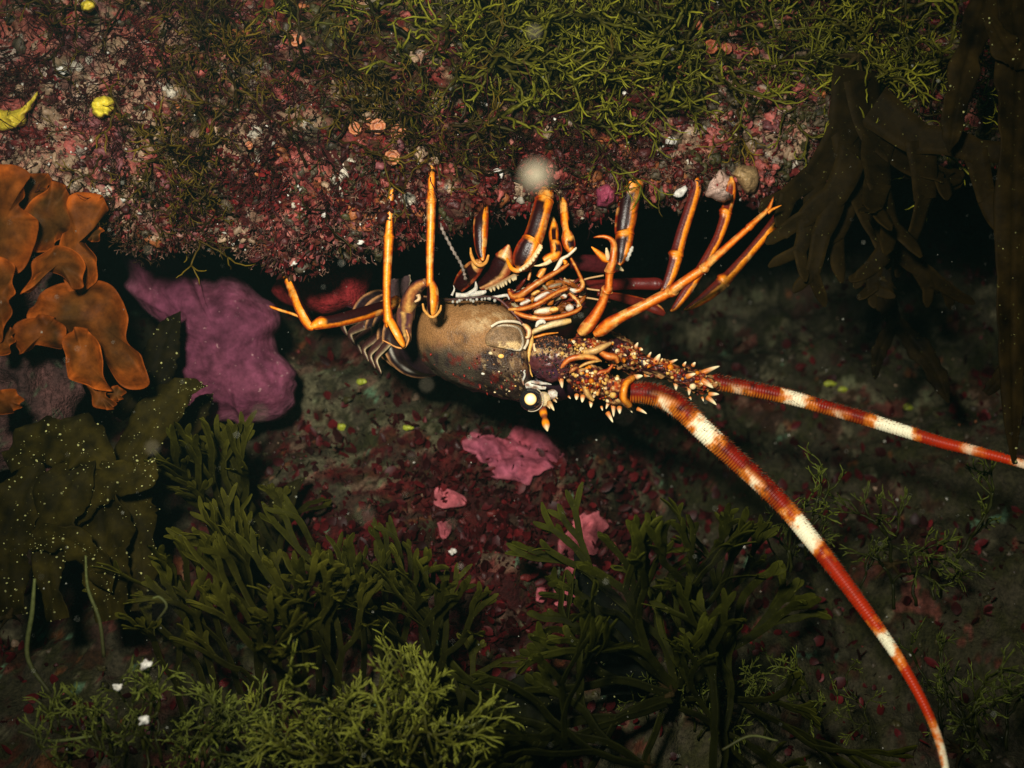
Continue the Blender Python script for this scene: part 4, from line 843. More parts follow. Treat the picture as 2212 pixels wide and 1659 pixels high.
weed_mat('brown_fuzz', LV, LN, front_mask, 900, lambda x, y: blobs(x, y, [(330, 430, 90, 80, 1), (420, 510, 60, 40, .8), (1150, 310, 180, 50, .6), (480, 330, 150, 60, .4)]), 590, 'dense dark brown fuzzy seaweed hanging in front of the lip beside the pink boulder', .6, 1.4, [(v, f, c * np.array([.28, .25, .12])) for v, f, c in TWIG], down=.9, cat='brown algae')
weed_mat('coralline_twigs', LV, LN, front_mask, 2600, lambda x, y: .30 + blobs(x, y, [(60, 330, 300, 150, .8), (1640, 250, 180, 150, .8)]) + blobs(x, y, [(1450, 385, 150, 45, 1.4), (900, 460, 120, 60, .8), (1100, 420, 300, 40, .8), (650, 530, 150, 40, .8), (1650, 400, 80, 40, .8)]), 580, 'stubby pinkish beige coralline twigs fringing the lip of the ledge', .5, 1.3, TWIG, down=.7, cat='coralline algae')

# individual weeds of the foreground
def plant(name, label, cat, tmpl, px, py, Y, size, tilt, spin, group=None, tint=(1, 1, 1), mat=None, part='fronds', parts=None):
    o = thing(name, label, cat, group); o.location = at(px, py, Y)
    v, f, c = tmpl
    d = unit(np.array(tilt, float)); fr = frames(d[None], np.array([spin]))[0]
    W = (v * size) @ fr.T
    mkmesh(part, W, f, c * np.array(tint), mat or M_weed, o); return o
BT = [bush(700 + i, 5, .020, .0014, .38, .22, k=5, nseg=5, tipc=(.26, .29, .06), basec=(.036, .036, .004), shrink=.84, taper=.9) for i in range(6)]
BT = [(v, merge_faces(f), c) for v, f, c in BT]
FR = [bush(760 + i, 5, .030, .0023, .26, .11, flat=True, taper=.97, tipc=(.050, .050, .006), basec=(.013, .013, .002), nseg=6, shrink=.84) for i in range(6)]
FR = [(v, merge_faces(f), c) for v, f, c in FR]
r = np.random.default_rng(11)
def cluster(name, label, cat, templ, spots, part, mat, tint, flat=False):
    """one weed: a holdfast with branches, each branch a part"""
    o = thing(name, label, cat); o.location = at(spots[0][0], spots[0][1], spots[0][2])
    for i, (x, y, Y, size, tilt) in enumerate(spots):
        v, f, c = templ[(i * 5 + len(label)) % len(templ)]; d = unit(np.array(tilt, float)); fr = frames(d[None], np.array([r.uniform(0, 6) if not flat else np.pi / 2 + r.uniform(-.6, .6)]))[0]
        W = (v * size) @ fr.T + at(x, y, Y) - np.array(o.location)
        mkmesh(part, W, f, c * np.array(tint) * r.uniform(.7, 1.25), mat, o)
    return o
def spread(n, cx, cy, sx, sy, Y, dy=.035, smin=.75, smax=1.15, jt=.35):
    return [(cx + r.uniform(-1, 1) * sx, cy + r.uniform(-1, 1) * sy, Y + r.uniform(-dy, dy), r.uniform(smin, smax), (r.normal(0, jt), -.25 + r.normal(0, .2), 1)) for _ in range(n)]
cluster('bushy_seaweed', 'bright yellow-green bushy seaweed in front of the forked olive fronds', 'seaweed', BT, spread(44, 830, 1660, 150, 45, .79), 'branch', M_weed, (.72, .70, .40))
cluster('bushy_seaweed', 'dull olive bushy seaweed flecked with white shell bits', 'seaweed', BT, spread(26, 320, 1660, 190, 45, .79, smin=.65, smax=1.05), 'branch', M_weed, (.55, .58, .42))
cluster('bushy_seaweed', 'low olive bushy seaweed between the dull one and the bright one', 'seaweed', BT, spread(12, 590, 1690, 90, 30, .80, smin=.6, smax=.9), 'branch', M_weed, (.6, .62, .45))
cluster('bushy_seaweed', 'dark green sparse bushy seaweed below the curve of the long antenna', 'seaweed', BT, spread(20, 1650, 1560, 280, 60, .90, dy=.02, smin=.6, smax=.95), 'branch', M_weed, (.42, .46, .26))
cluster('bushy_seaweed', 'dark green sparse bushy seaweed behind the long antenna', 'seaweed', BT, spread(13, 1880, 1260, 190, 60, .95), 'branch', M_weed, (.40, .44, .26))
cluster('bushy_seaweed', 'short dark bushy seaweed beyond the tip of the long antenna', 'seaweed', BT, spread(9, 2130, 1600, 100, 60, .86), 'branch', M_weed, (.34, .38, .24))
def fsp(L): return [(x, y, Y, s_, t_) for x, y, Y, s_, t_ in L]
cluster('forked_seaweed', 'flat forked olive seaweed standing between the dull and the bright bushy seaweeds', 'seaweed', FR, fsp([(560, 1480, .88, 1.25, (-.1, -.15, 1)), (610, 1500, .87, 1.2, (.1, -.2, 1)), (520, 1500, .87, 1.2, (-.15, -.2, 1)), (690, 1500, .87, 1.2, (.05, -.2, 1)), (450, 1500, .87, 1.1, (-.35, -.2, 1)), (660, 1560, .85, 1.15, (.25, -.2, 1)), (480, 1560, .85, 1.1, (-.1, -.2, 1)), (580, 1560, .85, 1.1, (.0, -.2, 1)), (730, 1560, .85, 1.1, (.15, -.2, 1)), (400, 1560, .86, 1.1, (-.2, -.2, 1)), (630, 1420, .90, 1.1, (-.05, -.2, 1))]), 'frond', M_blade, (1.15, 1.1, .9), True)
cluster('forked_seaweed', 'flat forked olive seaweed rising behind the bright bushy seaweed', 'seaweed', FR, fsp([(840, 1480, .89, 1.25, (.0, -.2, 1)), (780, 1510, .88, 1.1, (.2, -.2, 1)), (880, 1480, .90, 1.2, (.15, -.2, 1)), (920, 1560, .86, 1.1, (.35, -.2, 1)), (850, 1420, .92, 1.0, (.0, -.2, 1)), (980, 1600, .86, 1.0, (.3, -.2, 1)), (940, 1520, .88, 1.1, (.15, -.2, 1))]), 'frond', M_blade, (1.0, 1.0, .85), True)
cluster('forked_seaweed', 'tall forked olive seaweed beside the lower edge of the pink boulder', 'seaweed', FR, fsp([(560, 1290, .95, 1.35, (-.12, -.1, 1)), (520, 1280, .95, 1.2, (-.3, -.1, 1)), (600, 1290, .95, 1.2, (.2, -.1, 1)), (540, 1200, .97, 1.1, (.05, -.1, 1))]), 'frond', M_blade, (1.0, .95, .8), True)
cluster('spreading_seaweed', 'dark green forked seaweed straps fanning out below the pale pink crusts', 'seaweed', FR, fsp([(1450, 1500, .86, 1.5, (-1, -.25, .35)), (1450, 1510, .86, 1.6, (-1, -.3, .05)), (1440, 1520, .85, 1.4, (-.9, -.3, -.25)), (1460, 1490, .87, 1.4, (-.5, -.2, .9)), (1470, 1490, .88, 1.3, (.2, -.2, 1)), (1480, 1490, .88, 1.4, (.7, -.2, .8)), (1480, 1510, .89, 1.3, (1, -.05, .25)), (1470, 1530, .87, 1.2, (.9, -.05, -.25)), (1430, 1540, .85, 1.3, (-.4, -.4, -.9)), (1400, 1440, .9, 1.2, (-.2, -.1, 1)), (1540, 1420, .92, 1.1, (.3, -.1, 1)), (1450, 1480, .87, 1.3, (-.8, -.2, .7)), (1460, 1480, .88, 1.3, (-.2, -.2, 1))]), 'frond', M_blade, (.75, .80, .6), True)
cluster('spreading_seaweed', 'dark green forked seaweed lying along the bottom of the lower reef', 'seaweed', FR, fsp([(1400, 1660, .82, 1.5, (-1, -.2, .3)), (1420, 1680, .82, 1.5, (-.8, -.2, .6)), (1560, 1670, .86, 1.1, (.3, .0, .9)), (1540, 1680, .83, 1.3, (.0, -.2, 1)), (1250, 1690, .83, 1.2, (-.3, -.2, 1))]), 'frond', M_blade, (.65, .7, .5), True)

# blades: ribbons with rippled edges ---------------------------------------
def blade(parent, pts, hw, Ys, col, name='blade', seed=0, ripple=.16, thick=.0007, mat=None, n=40, tipc=None, curlv=.10, ragged=.16, specks=0):
    Y = np.interp(np.linspace(0, 1, len(pts)), np.linspace(0, 1, len(Ys)), Ys)
    P = np.array([at(x, y, Yi) for (x, y), Yi in zip(pts, Y)]); W = np.array([w * pm(Yi) for w, Yi in zip(hw, Y)])
    Q = cr(np.hstack([P, W[:, None]]), n); rr = np.random.default_rng(seed); ph, fq = rr.uniform(0, 6), rr.uniform(14, 24)
    w = np.maximum(Q[:, 3], 2e-4); w = w * (1 + ragged * fbm(Q[:, :3] + ph, .022, 3, seed)); w = w * np.clip(np.minimum(1.0, (1 - np.linspace(0, 1, n)) * 9 + .12), 0, 1) ** .7
    T = unit(np.gradient(Q[:, :3], axis=0)); Rf = np.array([rr.normal(0, .12), -1, rr.normal(0, .12)]); N2 = unit(Rf - (Rf * T).sum(1, keepdims=True) * T); N1 = np.cross(T, N2)
    S = np.linspace(-1, 1, 15)[None, :]; U = np.linspace(0, 1, n)[:, None]
    asym = 1 + .18 * fbm(np.stack([np.repeat(U[:, 0], 15), np.tile(np.sign(S[0]), n), np.full(n * 15, ph)], 1), .06, 3, seed).reshape(n, 15)
    off = ripple * np.sin(U * fq + ph + 1.5 * S) * np.abs(S) ** 2 - curlv * S * S + .5 * ripple * np.sin(U * 5 + ph * 2) - .10 * np.exp(-(S / .12) ** 2)
    top = Q[:, None, :3] + N1[:, None] * (w[:, None] * S * asym)[..., None] + N2[:, None] * (w[:, None] * off)[..., None]
    VV = np.concatenate([top, (top - N2[:, None] * thick)[:, ::-1]], 1); nz_ = fbm(VV.reshape(-1, 3), .02, 3, seed).reshape(n, 30, 1); nz2_ = fbm(VV.reshape(-1, 3), .006, 2, seed).reshape(n, 30, 1)
    CC = np.asarray(col) * np.clip(.9 + .5 * nz_ + .3 * nz2_, .2, 2)
    a = Acc().add(VV.reshape(-1, 3), [grid_faces(n, 30)], CC.reshape(-1, 3)); loc = np.array(parent.location) if parent else 0
    a.V[0] = a.V[0] - loc
    o = a.build(name, mat or M_blade, parent)
    if specks:
        v = a.V[0]; ii = rr.integers(0, len(v), specks); s = .00025 + .0008 * rr.random(specks) ** 3; b = Acc()
        b.add(*scatter(ICO0[0], [ICO0[1]], v[ii] + rr.normal(0, .0008, (specks, 3)) + np.array([0, -.0009, 0]), frames(rr.normal(0, 1, (specks, 3)), rr.uniform(0, 6, specks)), np.stack([s, s, s * 1.4], 1), np.array([[.34, .34, .12]]) * rr.uniform(.4, 1.2, (specks, 1))))
        tag(b.build('epiphytes', M_crust, o), kind='stuff')
    return o
KB = (.016, .0095, .0018)
kelp = thing('palmate_kelp', 'dark brown palm-shaped kelp hanging from the ledge beside the strap kelp', 'kelp'); kelp.location = at(1850, 120, .90)
PALM = [bush(1300 + i, 3, .048, .0165, .60, .06, flat=True, taper=.74, tipc=np.array(KB) * 1.2, basec=np.array(KB) * .8, nseg=12, shrink=.82) for i in range(5)]
for i, (x, y, Y, sz, tilt) in enumerate([(1845, 150, .885, 1.05, (-.22, -.18, -1)), (1865, 170, .880, 1.15, (.10, -.16, -1)), (1885, 230, .875, 1.0, (.75, -.15, -.7)), (1840, 330, .862, .8, (-.35, -.05, -1)), (1900, 440, .862, .7, (.15, 0, -1))]):
    v, f, c = PALM[i % 5]; d = unit(np.array(tilt, float)); fr = frames(d[None], np.array([np.pi / 2 + r.uniform(-.35, .35)]))[0]
    mkmesh('blade', (v * sz) @ fr.T + at(x, y, Y) - np.array(kelp.location), merge_faces(f), c * r.uniform(.8, 1.2), M_blade, kelp)
kelp2 = thing('strap_kelp', 'long brown strap kelp hanging down in front of the dark water', 'kelp'); kelp2.location = at(2160, -40, .86)
for i, (pts, hw, Ys) in enumerate([([(2150, -60), (2120, 40), (2085, 150), (2060, 260), (2050, 330)], (24, 36, 32, 24, 8), (.84, .835, .835)), ([(2190, -40), (2200, 150), (2190, 400), (2185, 700), (2190, 1000)], (36, 44, 38, 34, 16), (.84, .83, .83)), ([(2140, 40), (2180, 110), (2230, 120)], (14, 34, 26), (.832, .828))]):
    blade(kelp2, pts, hw, Ys, np.array(KB) * 1.25, 'blade', 820 + i, specks=12, ripple=.22)
kelp3 = thing('thin_kelp', 'thin dark forked kelp strand hanging in the shade behind the far antenna', 'kelp'); kelp3.location = at(1900, 600, 1.0)
for i, (pts, hw, Ys) in enumerate([([(1900, 560), (1910, 640), (1935, 700)], (20, 22, 16), (1.0, 1.0)), ([(1935, 690), (1975, 740), (2020, 800), (2050, 870)], (14, 24, 22, 8), (1.0, .99)), ([(1935, 690), (1900, 760), (1890, 820)], (12, 16, 6), (1.0, .99)), ([(2130, 850), (2180, 800), (2240, 770)], (8, 24, 30), (.95, .95))]):
    blade(kelp3, pts, hw, Ys, np.array(KB) * .8, 'blade', 840 + i)
for j, (lab, pl) in enumerate([('broad olive brown kelp flecked with bright specks below the orange fronds', [([(20, 1330), (10, 1200), (40, 1090), (90, 1000)], (30, 46, 48, 16), (.855, .86, .875)), ([(120, 1340), (100, 1220), (120, 1100), (170, 1010), (200, 960)], (24, 40, 50, 40, 10), (.855, .86, .88)), ([(240, 1340), (225, 1220), (215, 1110), (180, 1020)], (30, 52, 58, 20), (.86, .87, .89)), ([(290, 1320), (300, 1200), (285, 1090), (325, 1010)], (18, 36, 40, 10), (.88, .89, .90)), ([(230, 1080), (290, 960), (350, 880), (400, 838), (445, 834)], (24, 42, 38, 22, 4), (.895, .905, .92)), ([(10, 1000), (90, 955), (180, 960), (250, 1010)], (20, 46, 50, 14), (.88, .87, .875)), ([(150, 1120), (220, 1040), (300, 1030), (335, 990)], (20, 40, 34, 6), (.868, .87, .88)), ([(60, 1180), (130, 1160), (190, 1200), (240, 1280)], (16, 40, 40, 10), (.852, .85, .852))]),
                             ('upright brown kelp blade crossing the pink coralline boulder', [([(320, 860), (340, 790), (360, 720), (390, 672)], (30, 34, 26, 4), (.95, .955)), ([(390, 960), (430, 880), (460, 850)], (24, 22, 4), (.96, .97)), ([(250, 900), (300, 830), (320, 800)], (24, 22, 4), (.93, .95))]),
                             ('black pointed kelp leaf in front of the pale pink crust', [([(1330, 1420), (1310, 1330), (1270, 1250), (1240, 1190)], (60, 50, 26, 3), (.90, .91)), ([(1300, 1340), (1290, 1400)], (16, 5), (.90, .905)), ([(1350, 1500), (1345, 1400), (1330, 1300)], (50, 60, 26), (.89, .90))]),
                             ('tall narrow olive kelp blade beside the lower edge of the pink boulder', [([(500, 1240), (495, 1120), (500, 1010), (505, 950)], (34, 40, 34, 8), (.96, .97)), ([(560, 1230), (580, 1140), (620, 1070), (660, 1030)], (20, 26, 20, 4), (.97, .98)), ([(610, 1250), (560, 1180), (540, 1100)], (26, 34, 10), (.965, .97))]),
                             ('wide dim kelp blade standing beneath the dark red turf', [([(1120, 1700), (1130, 1600), (1140, 1510), (1150, 1450)], (60, 62, 50, 16), (.84, .85)), ([(1060, 1720), (1040, 1620), (1010, 1560)], (40, 46, 14), (.84, .85))])]):
    o = thing('kelp_blade', lab, 'kelp'); o.location = at(*pl[0][0][0], pl[0][2][0])
    for i, (pts, hw, Ys) in enumerate(pl): blade(o, pts, hw, Ys, np.array([(.024, .018, .0022), (.014, .010, .002), (.004, .005, .003), (.018, .015, .003), (.009, .010, .003)][j]) * (1 + .06 * i), 'blade', 860 + 10 * j + i, ripple=.30 if j == 0 else .16, ragged=.35 if j == 0 else .2, specks=80 if j == 0 else 30)
for i, (pts, hw) in enumerate([([(225, 1420), (215, 1340), (190, 1270), (185, 1200)], (4, 4, 3.5, 2)), ([(110, 1500), (60, 1420), (70, 1320), (75, 1250)], (4, 5, 5, 3)), ([(340, 1340), (360, 1310), (345, 1290), (330, 1292)], (3, 3, 3, 2)), ([(40, 1580), (110, 1600), (200, 1590)], (3, 4, 3)), ([(1560, 1620), (1620, 1590), (1680, 1600)], (3, 3, 2)), ([(960, 1560), (1010, 1570), (1060, 1545)], (3, 4, 3))]):
    a = Acc(); P = np.array([at(x, y, .80) for x, y in pts]); Q = cr(np.hstack([P, np.array(hw)[:, None] * pm(.8)]), 24); a.add(*sweep(Q[:, :3], Q[:, 3], Q[:, 3], 6, colf=lambda U, TH, V: mixc(np.array([.035, .034, .01]), np.array([.12, .14, .04]), U)))
    tag(a.build('seaweed_thread', M_weed), 'single curved olive seaweed thread rising from the lower reef', 'seaweed', 'single seaweed threads')

def holdfast(o, size=.007, col=(.030, .020, .006)):
    a = Acc(); rr = np.random.default_rng(int(abs(o.location[0]) * 1e4))
    for i in range(6):
        d = unit(np.array([rr.normal(0, 1), abs(rr.normal(.5, .6)), rr.normal(0, .7)])); t = np.linspace(0, 1, 8)[:, None]
        a.add(*sweep(d * t * size * 2.5 + np.array([0, 0, -.004]) * t ** 2, size * .32 * (1.1 - t[:, 0]), size * .32 * (1.1 - t[:, 0]), 7, col=col))
    tag(a.build('holdfast', M_blade, o), kind='stuff')
for o in [x for x in COL.objects if x.type == 'EMPTY' and x.get('category') in ('seaweed', 'kelp')]: holdfast(o)
# orange-brown frilled fronds on the left
ofr = thing('orange_frilled_seaweed', 'cluster of orange-brown frilled lobes with bright rims under the ledge beside the pink boulder', 'seaweed'); ofr.location = at(40, 640, .90)
def lobe(outline, c, Y, h, tiltx, tilty, seed, bright=1.0):
    ol = np.array([P8(*q) for q in outline]); c = np.array(P8(*c)); ol = c + (ol - c) * 1.22; pts = cr(np.vstack([ol, ol[:1]]), len(ol) * 7 + 1)[:-1]; n = len(pts); rings = 16; V = []; Cc = []
    sp = np.abs(ol - c).max(0) + 1
    for side in (0, 1):
        for rho in np.linspace(0, 1, rings):
            for q in pts:
                d = c + (q - c) * rho; rel = (d - c) / sp
                z = Y - .030 - h * (1 - rho ** 2.2) + tiltx * rel[0] + tilty * rel[1] + (.0014 if side else 0)
                V.append(at(d[0], d[1], z)); Cc.append(rho)
    V = np.array(V); rho = np.array(Cc); ang_ = np.tile(np.linspace(0, 2 * np.pi, n, endpoint=False), rings * 2); V[:, 1] += .0060 * fbm(V * np.array([1, 0, 1]), .028, 3, seed) + .0045 * rho ** 3 * np.sin(ang_ * 6 + 1.5 * np.sin(ang_ * 2 + seed) + seed)
    nz = fbm(V, .03, 3, seed); nz2 = fbm(V, .012, 3, seed + 5)
    C = mixc(np.array([.17, .046, .005]), np.array([.075, .030, .005]), np.clip(.5 + nz, 0, 1)); C = mixc(C, np.array([.36, .075, .006]), sstep(.62, 1.02, rho + .10 * nz2) * .8) * bright * (.72 + .30 * nz2)[:, None]
    F0 = grid_faces(rings, n); F1 = F0[:, ::-1] + rings * n; j = np.arange(n); j2 = (j + 1) % n; b0 = (rings - 1) * n; b1 = b0 + rings * n
    o = Acc().add(V - np.array(ofr.location), [F0, F1, np.stack([b0 + j, b1 + j, b1 + j2, b0 + j2], 1)], C).build('frond', M_orange, ofr)
lobes = [([(-120, 100), (-20, 118), (80, 118), (140, 150), (150, 200), (120, 260), (105, 330), (150, 380), (205, 420), (200, 470), (150, 560), (60, 690), (-40, 700), (-140, 500), (-150, 250)], (0, 400), .862, .012, -.010, 0, 1.15),
         ([(150, 160), (220, 140), (300, 130), (308, 190), (280, 260), (220, 320), (150, 370), (115, 330), (125, 250)], (210, 230), .884, .006, .008, 0, .95),
         ([(165, 385), (240, 300), (320, 220), (390, 215), (430, 260), (440, 330), (465, 410), (430, 470), (370, 500), (330, 560), (240, 580), (180, 520)], (310, 390), .876, .009, .006, .004, 1.25),
         ([(450, 330), (540, 300), (640, 310), (670, 370), (620, 410), (540, 430), (530, 520), (530, 560), (600, 640), (615, 690), (590, 780), (520, 850), (460, 830), (420, 700), (400, 560), (430, 430)], (500, 560), .882, .010, .006, 0, 1.2),
         ([(200, 860), (225, 740), (270, 650), (350, 605), (430, 605), (490, 640), (520, 720), (510, 800), (470, 830), (400, 760), (320, 740), (260, 770), (235, 830)], (400, 690), .868, .008, 0, -.012, 1.15),
         ([(270, 1000), (330, 940), (420, 870), (520, 850), (640, 850), (730, 885), (775, 950), (790, 1050), (795, 1180), (850, 1260), (905, 1390), (820, 1430), (720, 1400), (640, 1240), (560, 1150), (420, 1130), (300, 1080)], (620, 1060), .890, .012, .010, 0, .95),
         ([(-60, 690), (20, 700), (60, 750), (80, 860), (70, 960), (40, 1080), (0, 1150), (-80, 1100), (-100, 850)], (0, 900), .855, .010, -.006, 0, 1.1),
         ([(130, 1200), (150, 1090), (250, 1050), (340, 1060), (390, 1110), (405, 1190), (360, 1230), (250, 1210), (170, 1260)], (270, 1150), .872, .007, 0, .004, .75),
         ([(450, 1290), (440, 1200), (480, 1150), (540, 1145), (600, 1190), (640, 1290), (660, 1400), (685, 1480), (600, 1470), (500, 1430), (450, 1380)], (550, 1310), .866, .009, .006, 0, 1.1),
         ([(560, 1500), (640, 1490), (690, 1560), (735, 1600), (700, 1625), (620, 1600)], (640, 1550), .874, .005, .004, 0, 1.0),
         ([(690, 1540), (740, 1490), (785, 1520), (770, 1570), (720, 1580)], (735, 1540), .882, .004, 0, 0, .9),
         ([(-40, 1540), (60, 1520), (115, 1550), (120, 1610), (60, 1650), (-40, 1650)], (40, 1590), .862, .006, 0, 0, 1.0),
         ([(0, 1200), (50, 1110), (90, 1130), (95, 1200), (60, 1260), (0, 1270)], (50, 1195), .866, .005, 0, 0, 1.15),
         ([(560, 500), (600, 455), (650, 470), (650, 520), (600, 550)], (605, 505), .892, .005, 0, 0, 1.2)]
for i, (ol, c, Y, h, tx, ty, br) in enumerate(lobes): lobe(ol, c, Y, h, tx, ty, 900 + i, br)

crustpatch_todo = True
# ------------------------------------------------------------------ pink crusts, sponges, cup corals
def crustpatch(name, label, cat, outline, c, Y0, h, bvh, lift, cols, seed, rings=22, sub=7, noise=.006, mat=None, spots=True, group=None, nscale=.012):
    ol = np.array(outline, float)
    def cf(x, y, rho, V):
        n = fbm(V, .03, 3, seed); n2 = fbm(V, .008, 3, seed + 3); cc = mixc(np.array(cols[0]), np.array(cols[1]), np.clip(.5 + .8 * n + .25 * n2, 0, 1))
        if mat is None: cc = mixc(cc * (1 + .45 * n2[:, None]), np.array(cols[0]) * 1.25 + .03, sstep(.80, .98, rho + .10 * n2) * .55)
        if spots: cc = mixc(cc, np.array([.05, .06, .035]), sstep(.55, .75, n2 + .25 * n))
        return cc
    rg = np.random.default_rng(seed); pts = cr(np.vstack([ol, ol[:1]]), len(ol) * 3 + 1)[:-1]; mx_ = np.abs(ol - np.array(c)).max(); p3 = np.hstack([pts, pts[:, :1] * 0]); pts = np.array(c) + (pts - np.array(c)) * (1 + .17 * fbm(p3, mx_ * .30, 4, seed))[:, None] + rg.normal(0, .014, pts.shape) * mx_
    V, F, C = dome(pts, c, Y0, h, bvh, lift, cf, rings, 3, .5, noise, nscale=nscale)
    return tag(mkmesh(name, V, F, C, mat or M_coral), label, cat, group)
crustpatch('crusted_rock', 'rough pinkish grey rock knob behind the orange frilled fronds', 'rock', [(-150, 420), (0, 430), (120, 420), (200, 450), (225, 520), (190, 560), (120, 560), (90, 640), (100, 700), (150, 760), (180, 850), (150, 950), (60, 1000), (-100, 1000), (-200, 700)], (20, 700), .92, .035, None, 0, [(.10, .045, .040), (.035, .018, .016)], 945, rings=40, sub=4, noise=.014, mat=M_rock)
crustpatch('red_rock', 'dark red crusted rock face in the crevice behind the hind legs', 'rock', [(600, 585), (660, 565), (730, 565), (790, 575), (800, 620), (770, 660), (720, 680), (650, 680), (600, 640)], (700, 622), 1.01, .025, None, 0, [(.22, .016, .018), (.13, .010, .012)], 946, rings=24, noise=.010, nscale=.03, mat=M_rock, spots=False)
PB = [(275, 560), (330, 535), (400, 560), (425, 600), (470, 575), (530, 600), (580, 650), (605, 700), (612, 755), (640, 800), (640, 850), (600, 895), (540, 930), (480, 930), (420, 960), (375, 940), (395, 880), (345, 810), (335, 740), (345, 700), (285, 630)]
crustpatch('coralline_boulder', 'big mauve-pink coralline covered boulder beside the orange fronds', 'boulder', PB, (480, 760), 1.03, .055, None, 0, [(.155, .040, .070), (.105, .026, .05)], 950, noise=.022, spots=False, nscale=.075, rings=40)
crustpatch('pink_crust', 'bright pink coralline crust just beneath the lobster eye', 'coralline crust', [(1003, 960), (1020, 940), (1060, 942), (1090, 950), (1110, 925), (1135, 905), (1160, 930), (1200, 950), (1225, 985), (1200, 1010), (1160, 1020), (1140, 1045), (1100, 1040), (1060, 1030), (1055, 1010), (1030, 990)], (1110, 985), 1.06, .006, slope_bvh, .006, [(.30, .060, .085), (.23, .055, .085)], 960, spots=False)
for i, (ol, c) in enumerate([([(1235, 1130), (1270, 1105), (1300, 1110), (1310, 1140), (1285, 1170), (1290, 1190), (1260, 1210), (1215, 1205), (1205, 1170), (1225, 1150)], (1255, 1160)), ([(1215, 1240), (1240, 1205), (1280, 1215), (1290, 1250), (1270, 1300), (1240, 1320), (1205, 1290)], (1245, 1255)), ([(1200, 1260), (1215, 1280), (1210, 1310), (1195, 1300)], (1206, 1288)), ([(945, 1130), (970, 1120), (975, 1150), (955, 1165)], (960, 1142)), ([(1160, 1270), (1180, 1270), (1175, 1300), (1158, 1295)], (1168, 1284)), ([(940, 1050), (980, 1060), (1010, 1085), (960, 1100), (935, 1080)], (965, 1075))]):
    crustpatch('pink_crust', ['largest ragged pale pink crust above the black kelp leaf', 'pale pink crust right behind the black kelp leaf', 'sliver of pale pink crust next to the black kelp leaf', 'tiny pink crust beside a white shell fragment in the red turf', 'small lone pink crust low in the red turf', 'dull pink crust at the upper edge of the red turf'][i], 'coralline crust', ol, c, 1.03, .004, slope_bvh, .006, [(.36, .085, .10), (.28, .065, .08)], 970 + i, spots=False, rings=12, sub=4)
crustpatch('pale_sponge', 'knobbly pinkish white sponge hanging from the lip between two lobster legs', 'sponge', [(1530, 395), (1555, 370), (1580, 380), (1590, 410), (1575, 435), (1545, 430), (1525, 420)], (1555, 405), .93, .012, ledge_bvh, .004, [(.52, .38, .32), (.40, .26, .20)], 990, noise=.010, mat=M_crust, spots=False)
crustpatch('beige_sponge', 'smooth beige-yellow lump on the lip of the ledge near the kelp', 'sponge', [(1580, 375), (1600, 355), (1630, 362), (1640, 390), (1625, 420), (1600, 400)], (1610, 385), .93, .014, ledge_bvh, .004, [(.30, .20, .09), (.24, .15, .07)], 991, noise=.003, mat=M_crust, spots=False)
crustpatch('white_crust', 'folded white and tan crust glinting behind the palm-shaped kelp', 'crust', [(1835, 225), (1860, 200), (1890, 195), (1910, 220), (1920, 260), (1905, 265), (1890, 250), (1860, 255), (1840, 245)], (1875, 228), .90, .014, ledge_bvh, .012, [(.70, .55, .40), (.30, .20, .12)], 992, noise=.012, mat=M_crust, spots=False)
crustpatch('pink_sponge', 'small round magenta sponge on the underside of the lip', 'sponge', [(1285, 420), (1300, 400), (1325, 405), (1335, 430), (1315, 450), (1290, 445)], (1310, 426), .92, .012, ledge_bvh, .004, [(.30, .05, .09), (.24, .04, .08)], 993, noise=.004, mat=M_crust, spots=False)
YS = [([(0, 235), (20, 240), (40, 235), (70, 220), (82, 200), (68, 235), (50, 270), (20, 282), (-25, 270), (-30, 230)], (18, 256)), ([(195, 232), (205, 212), (225, 205), (245, 212), (250, 230), (240, 245), (222, 254), (202, 248)], (222, 230)), ([(170, 10), (190, -2), (206, 8), (200, 25), (180, 24)], (188, 12))]
for (ol, c), lab in zip(YS, ['branched lemon yellow sponge on the ledge above the orange fronds', 'two-lobed lemon yellow sponge on the beige part of the ledge', 'small lemon yellow sponge high on the red turf']):
    crustpatch('yellow_sponge', lab, 'sponge', ol, c, .87, .010, ledge_bvh, .008, [(.72, .60, .05), (.60, .44, .04)], 1000 + int(c[0]), rings=12, sub=4, noise=.004, mat=M_soft, spots=False)
def cup(x, y, rpx, label, group, cols=((.40, .15, .06), (.30, .08, .03)), bvh=None, lift=.008):
    l, n = hit(bvh or ledge_bvh, x, y)
    if l is None: return
    n = unit(n * .15 + np.array([0, -1, -.05])); fr = frames(n[None], np.array([1.0]))[0]; R = rpx * pm(l[1]); kk = 28; th = np.linspace(0, 2 * np.pi, kk, endpoint=False)
    prof = [(.72, -.9), (.85, -.2), (1.0, .25), (.98, .42), (.82, .44), (.62, .28), (.34, .20), (.22, .32), (.02, .36)]; V = []
    for i, (rr, z) in enumerate(prof):
        m = 1 + (.07 * np.cos(th * 9) if i in (3, 4, 5, 6) else .03 * np.cos(th * 5))
        V.append(np.stack([rr * m * np.cos(th) * R, rr * m * np.sin(th) * R, np.full(kk, z * R)], 1))
    V = np.concatenate(V) @ fr.T; C = np.repeat(np.array([cols[1], cols[1], cols[0], cols[0], cols[0], cols[1], cols[0], cols[0], cols[1]]), kk, 0)
    o = mkmesh('cup_coral', V, [grid_faces(len(prof), kk), (8 * kk + np.arange(kk))[None]], C, M_soft); o.location = l + n * lift; tag(o, label, 'cup coral', group)
for x, y, rp in [(773, 284, 14), (820, 280, 17), (862, 292, 17), (848, 346, 17), (801, 266, 9)]: cup(x, y, rp, 'round orange cup coral in the small cluster above the long pale legs', 'orange cup corals above the legs')
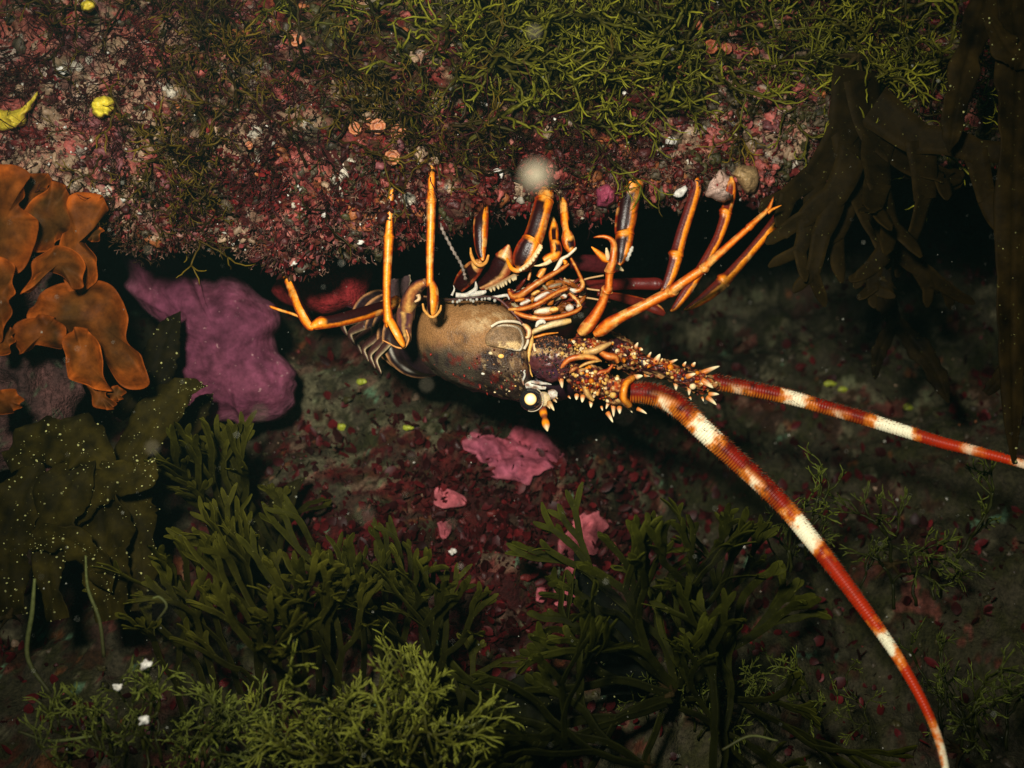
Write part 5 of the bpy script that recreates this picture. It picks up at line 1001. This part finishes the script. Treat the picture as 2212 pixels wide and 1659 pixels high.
for x, y, rp in [(1530, 106, 15), (1566, 110, 12), (1470, 156, 12), (1600, 60, 10), (1500, 60, 11), (1625, 118, 10)]: cup(x, y, rp, 'round reddish orange cup coral among the pink flakes above the kelp', 'reddish cup corals high on the ledge', ((.36, .10, .04), (.26, .055, .025)))
for x, y, rp, lab in [(640, 92, 15, 'pale orange cup coral half hidden by brown threads'), (545, 318, 9, 'lone small orange cup coral on maroon turf')]: cup(x, y, rp, lab, None)
for i, (x, y, s, b) in enumerate([(1067, 384, 14, 0), (1450, 320, 14, 0), (1470, 402, 14, 0), (320, 1432, 16, 2), (262, 1480, 12, 2), (318, 1550, 15, 2), (1604, 1186, 7, 1), (975, 640 + 550, 10, 1), (1040, 215, 9, 0), (130, 155, 12, 0), (715, 462, 9, 0), (770, 512, 8, 0), (640, 566, 8, 0), (1740, 1190, 12, 1), (1360, 20 + 190, 7, 0)]):
    if b == 2: l, n = at(x, y, .76), np.array([0, -1., 0])
    else:
        l, n = hit(slope_bvh if b else ledge_bvh, x, y)
        if l is None: continue
    V = ICO2[0] * np.array([1, .5, .8]) * s * .8 * pm(l[1]); V = V * (1 + .55 * fbm(ICO2[0], .8, 3, 1100 + i))[:, None]; V[:, 2] += V[:, 0] * rng.uniform(-.6, .6)
    o = mkmesh('shell_fragment', V, [ICO2[1]], mixc(np.array([.62, .60, .54]), np.array([.35, .30, .26]), np.clip(fbm(V, .003, 3, i), 0, 1)), M_crust); o.location = l + n * .006
    tag(o, ['white shell fragment glinting on the ledge', 'white shell fragment glinting on the lower slope', 'white shell fragment caught in the dull bushy seaweed'][b], 'shell', ['shell fragments on the ledge', 'shell fragments on the slope', 'shell fragments in the seaweed'][b])
for x, y in [(812, 757), (782, 826), (742, 920), (1790, 830), (1820, 845), (880, 925), (1960, 880)]:
    l, n = hit(slope_bvh, x, y); V = ICO2[0] * np.array([1.2, .5, .8]) * 9 * pm(l[1]); V = V * (1 + .4 * fbm(ICO2[0], .9, 2, int(x)))[:, None]
    o = mkmesh('sponge_dot', V, [ICO2[1]], np.full((len(V), 3), 1) * np.array([.30, .34, .03]), M_soft); o.location = l + n * .003; tag(o, 'tiny yellow-green sponge dot on the shaded rock slope', 'sponge', 'yellow-green sponge dots')
# beaded hydroid thread hanging from the lip onto the lobster
Pt = cr(np.array([at(*P1(x, y), Y) for x, y, Y in [(1770, 640, .885), (1830, 780, .882), (1920, 950, .880), (2000, 1090, .880), (2040, 1230, .886)]]), 46)
a = Acc(); a.add(*sweep(Pt, .0012 * (1 + .45 * np.sin(np.arange(46) * 1.9)), .0012 * (1 + .45 * np.sin(np.arange(46) * 1.9 + 1)), 7, colf=lambda U, TH, V: mixc(np.array([.10, .08, .06]), np.array([.30, .24, .20]), fbm(V.reshape(-1, 3), .002, 2, 3).reshape(U.shape) * .5 + .5)))
tag(a.build('hydroid_thread', M_crust), 'thin grey beaded thread stretched from the ledge lip to the lobster', 'hydroid')
# fine suspended particles through the water
r = np.random.default_rng(77); n = 700; Yp = r.uniform(.55, 1.05, n); xy = np.stack([r.uniform(-80, 2290, n), r.uniform(-60, 1720, n)], 1)
pos = np.array([at(x, y, Y) for (x, y), Y in zip(xy, Yp)]); s_ = .00018 + .0006 * r.random(n) ** 5
tag(Acc().add(*scatter(ICO0[0], [ICO0[1]], pos, frames(r.normal(0, 1, (n, 3)), r.uniform(0, 6, n)), np.stack([s_, s_, s_], 1), np.array([[.35, .36, .30]]) * r.uniform(.3, 1, (n, 1)))).build('suspended_particles', M_part), 'fine pale particles suspended in the water', 'particles', kind='stuff')
# drifting specks close to the lens
for x, y, Y, rr in [(1160, 383, .30, .0034), (1155, 70, .40, .0014), (922, 832, .40, .0010), (330, 968, .40, .0013), (790, 1113, .34, .0012), (345, 1300, .20, .0013), (562, 892, .36, .0010), (890, 990, .45, .0008), (1548, 1210, .30, .0008), (975, 1131, .45, .0009), (1620, 1440, .22, .0010), (1338, 1290, .24, .0010), (1595, 690, .30, .0007), (1350, 895, .30, .0006), (320, 540, .5, .0009)]:
    V = ICO3[0] * rr * (1 + .08 * fbm(ICO3[0], 1.2, 2, int(x)))[:, None]; o = mkmesh('drifting_speck', V, [ICO3[1]], np.full((len(V), 3), 1.) * np.array([.075, .066, .046]) * (1.9 if rr > .003 else 1.0), M_part); o.location = at(x, y, Y)
    tag(o, 'large soft pale blob drifting in front of the thick orange leg' if rr > .003 else 'blurred pale speck drifting in the water in front of the reef', 'drifting speck', 'drifting specks')
# ------------------------------------------------------------------ murky green water
hz = bpy.data.materials.new('water_haze'); hz.use_nodes = True; hn = hz.node_tree; hn.nodes.remove(hn.nodes['Principled BSDF'])
pv = hn.nodes.new('ShaderNodeVolumePrincipled'); hn.links.new(pv.outputs[0], hn.nodes['Material Output'].inputs['Volume'])
pv.inputs['Color'].default_value = (.30, .62, .58, 1); pv.inputs['Density'].default_value = .022; pv.inputs['Anisotropy'].default_value = .2
bx = np.array([[x, y, z] for x in (-1.3, 1.3) for y in (-.4, 2.2) for z in (-.95, .85)], float)
hm = bpy.data.meshes.new('haze'); hm.from_pydata(bx.tolist(), [], [(0, 1, 3, 2), (4, 6, 7, 5), (0, 4, 5, 1), (2, 3, 7, 6), (0, 2, 6, 4), (1, 5, 7, 3)]); hm.materials.append(hz)
ho = bpy.data.objects.new('haze', hm); COL.objects.link(ho); tag(ho, 'dim green water filling the whole scene', 'water haze', kind='stuff')
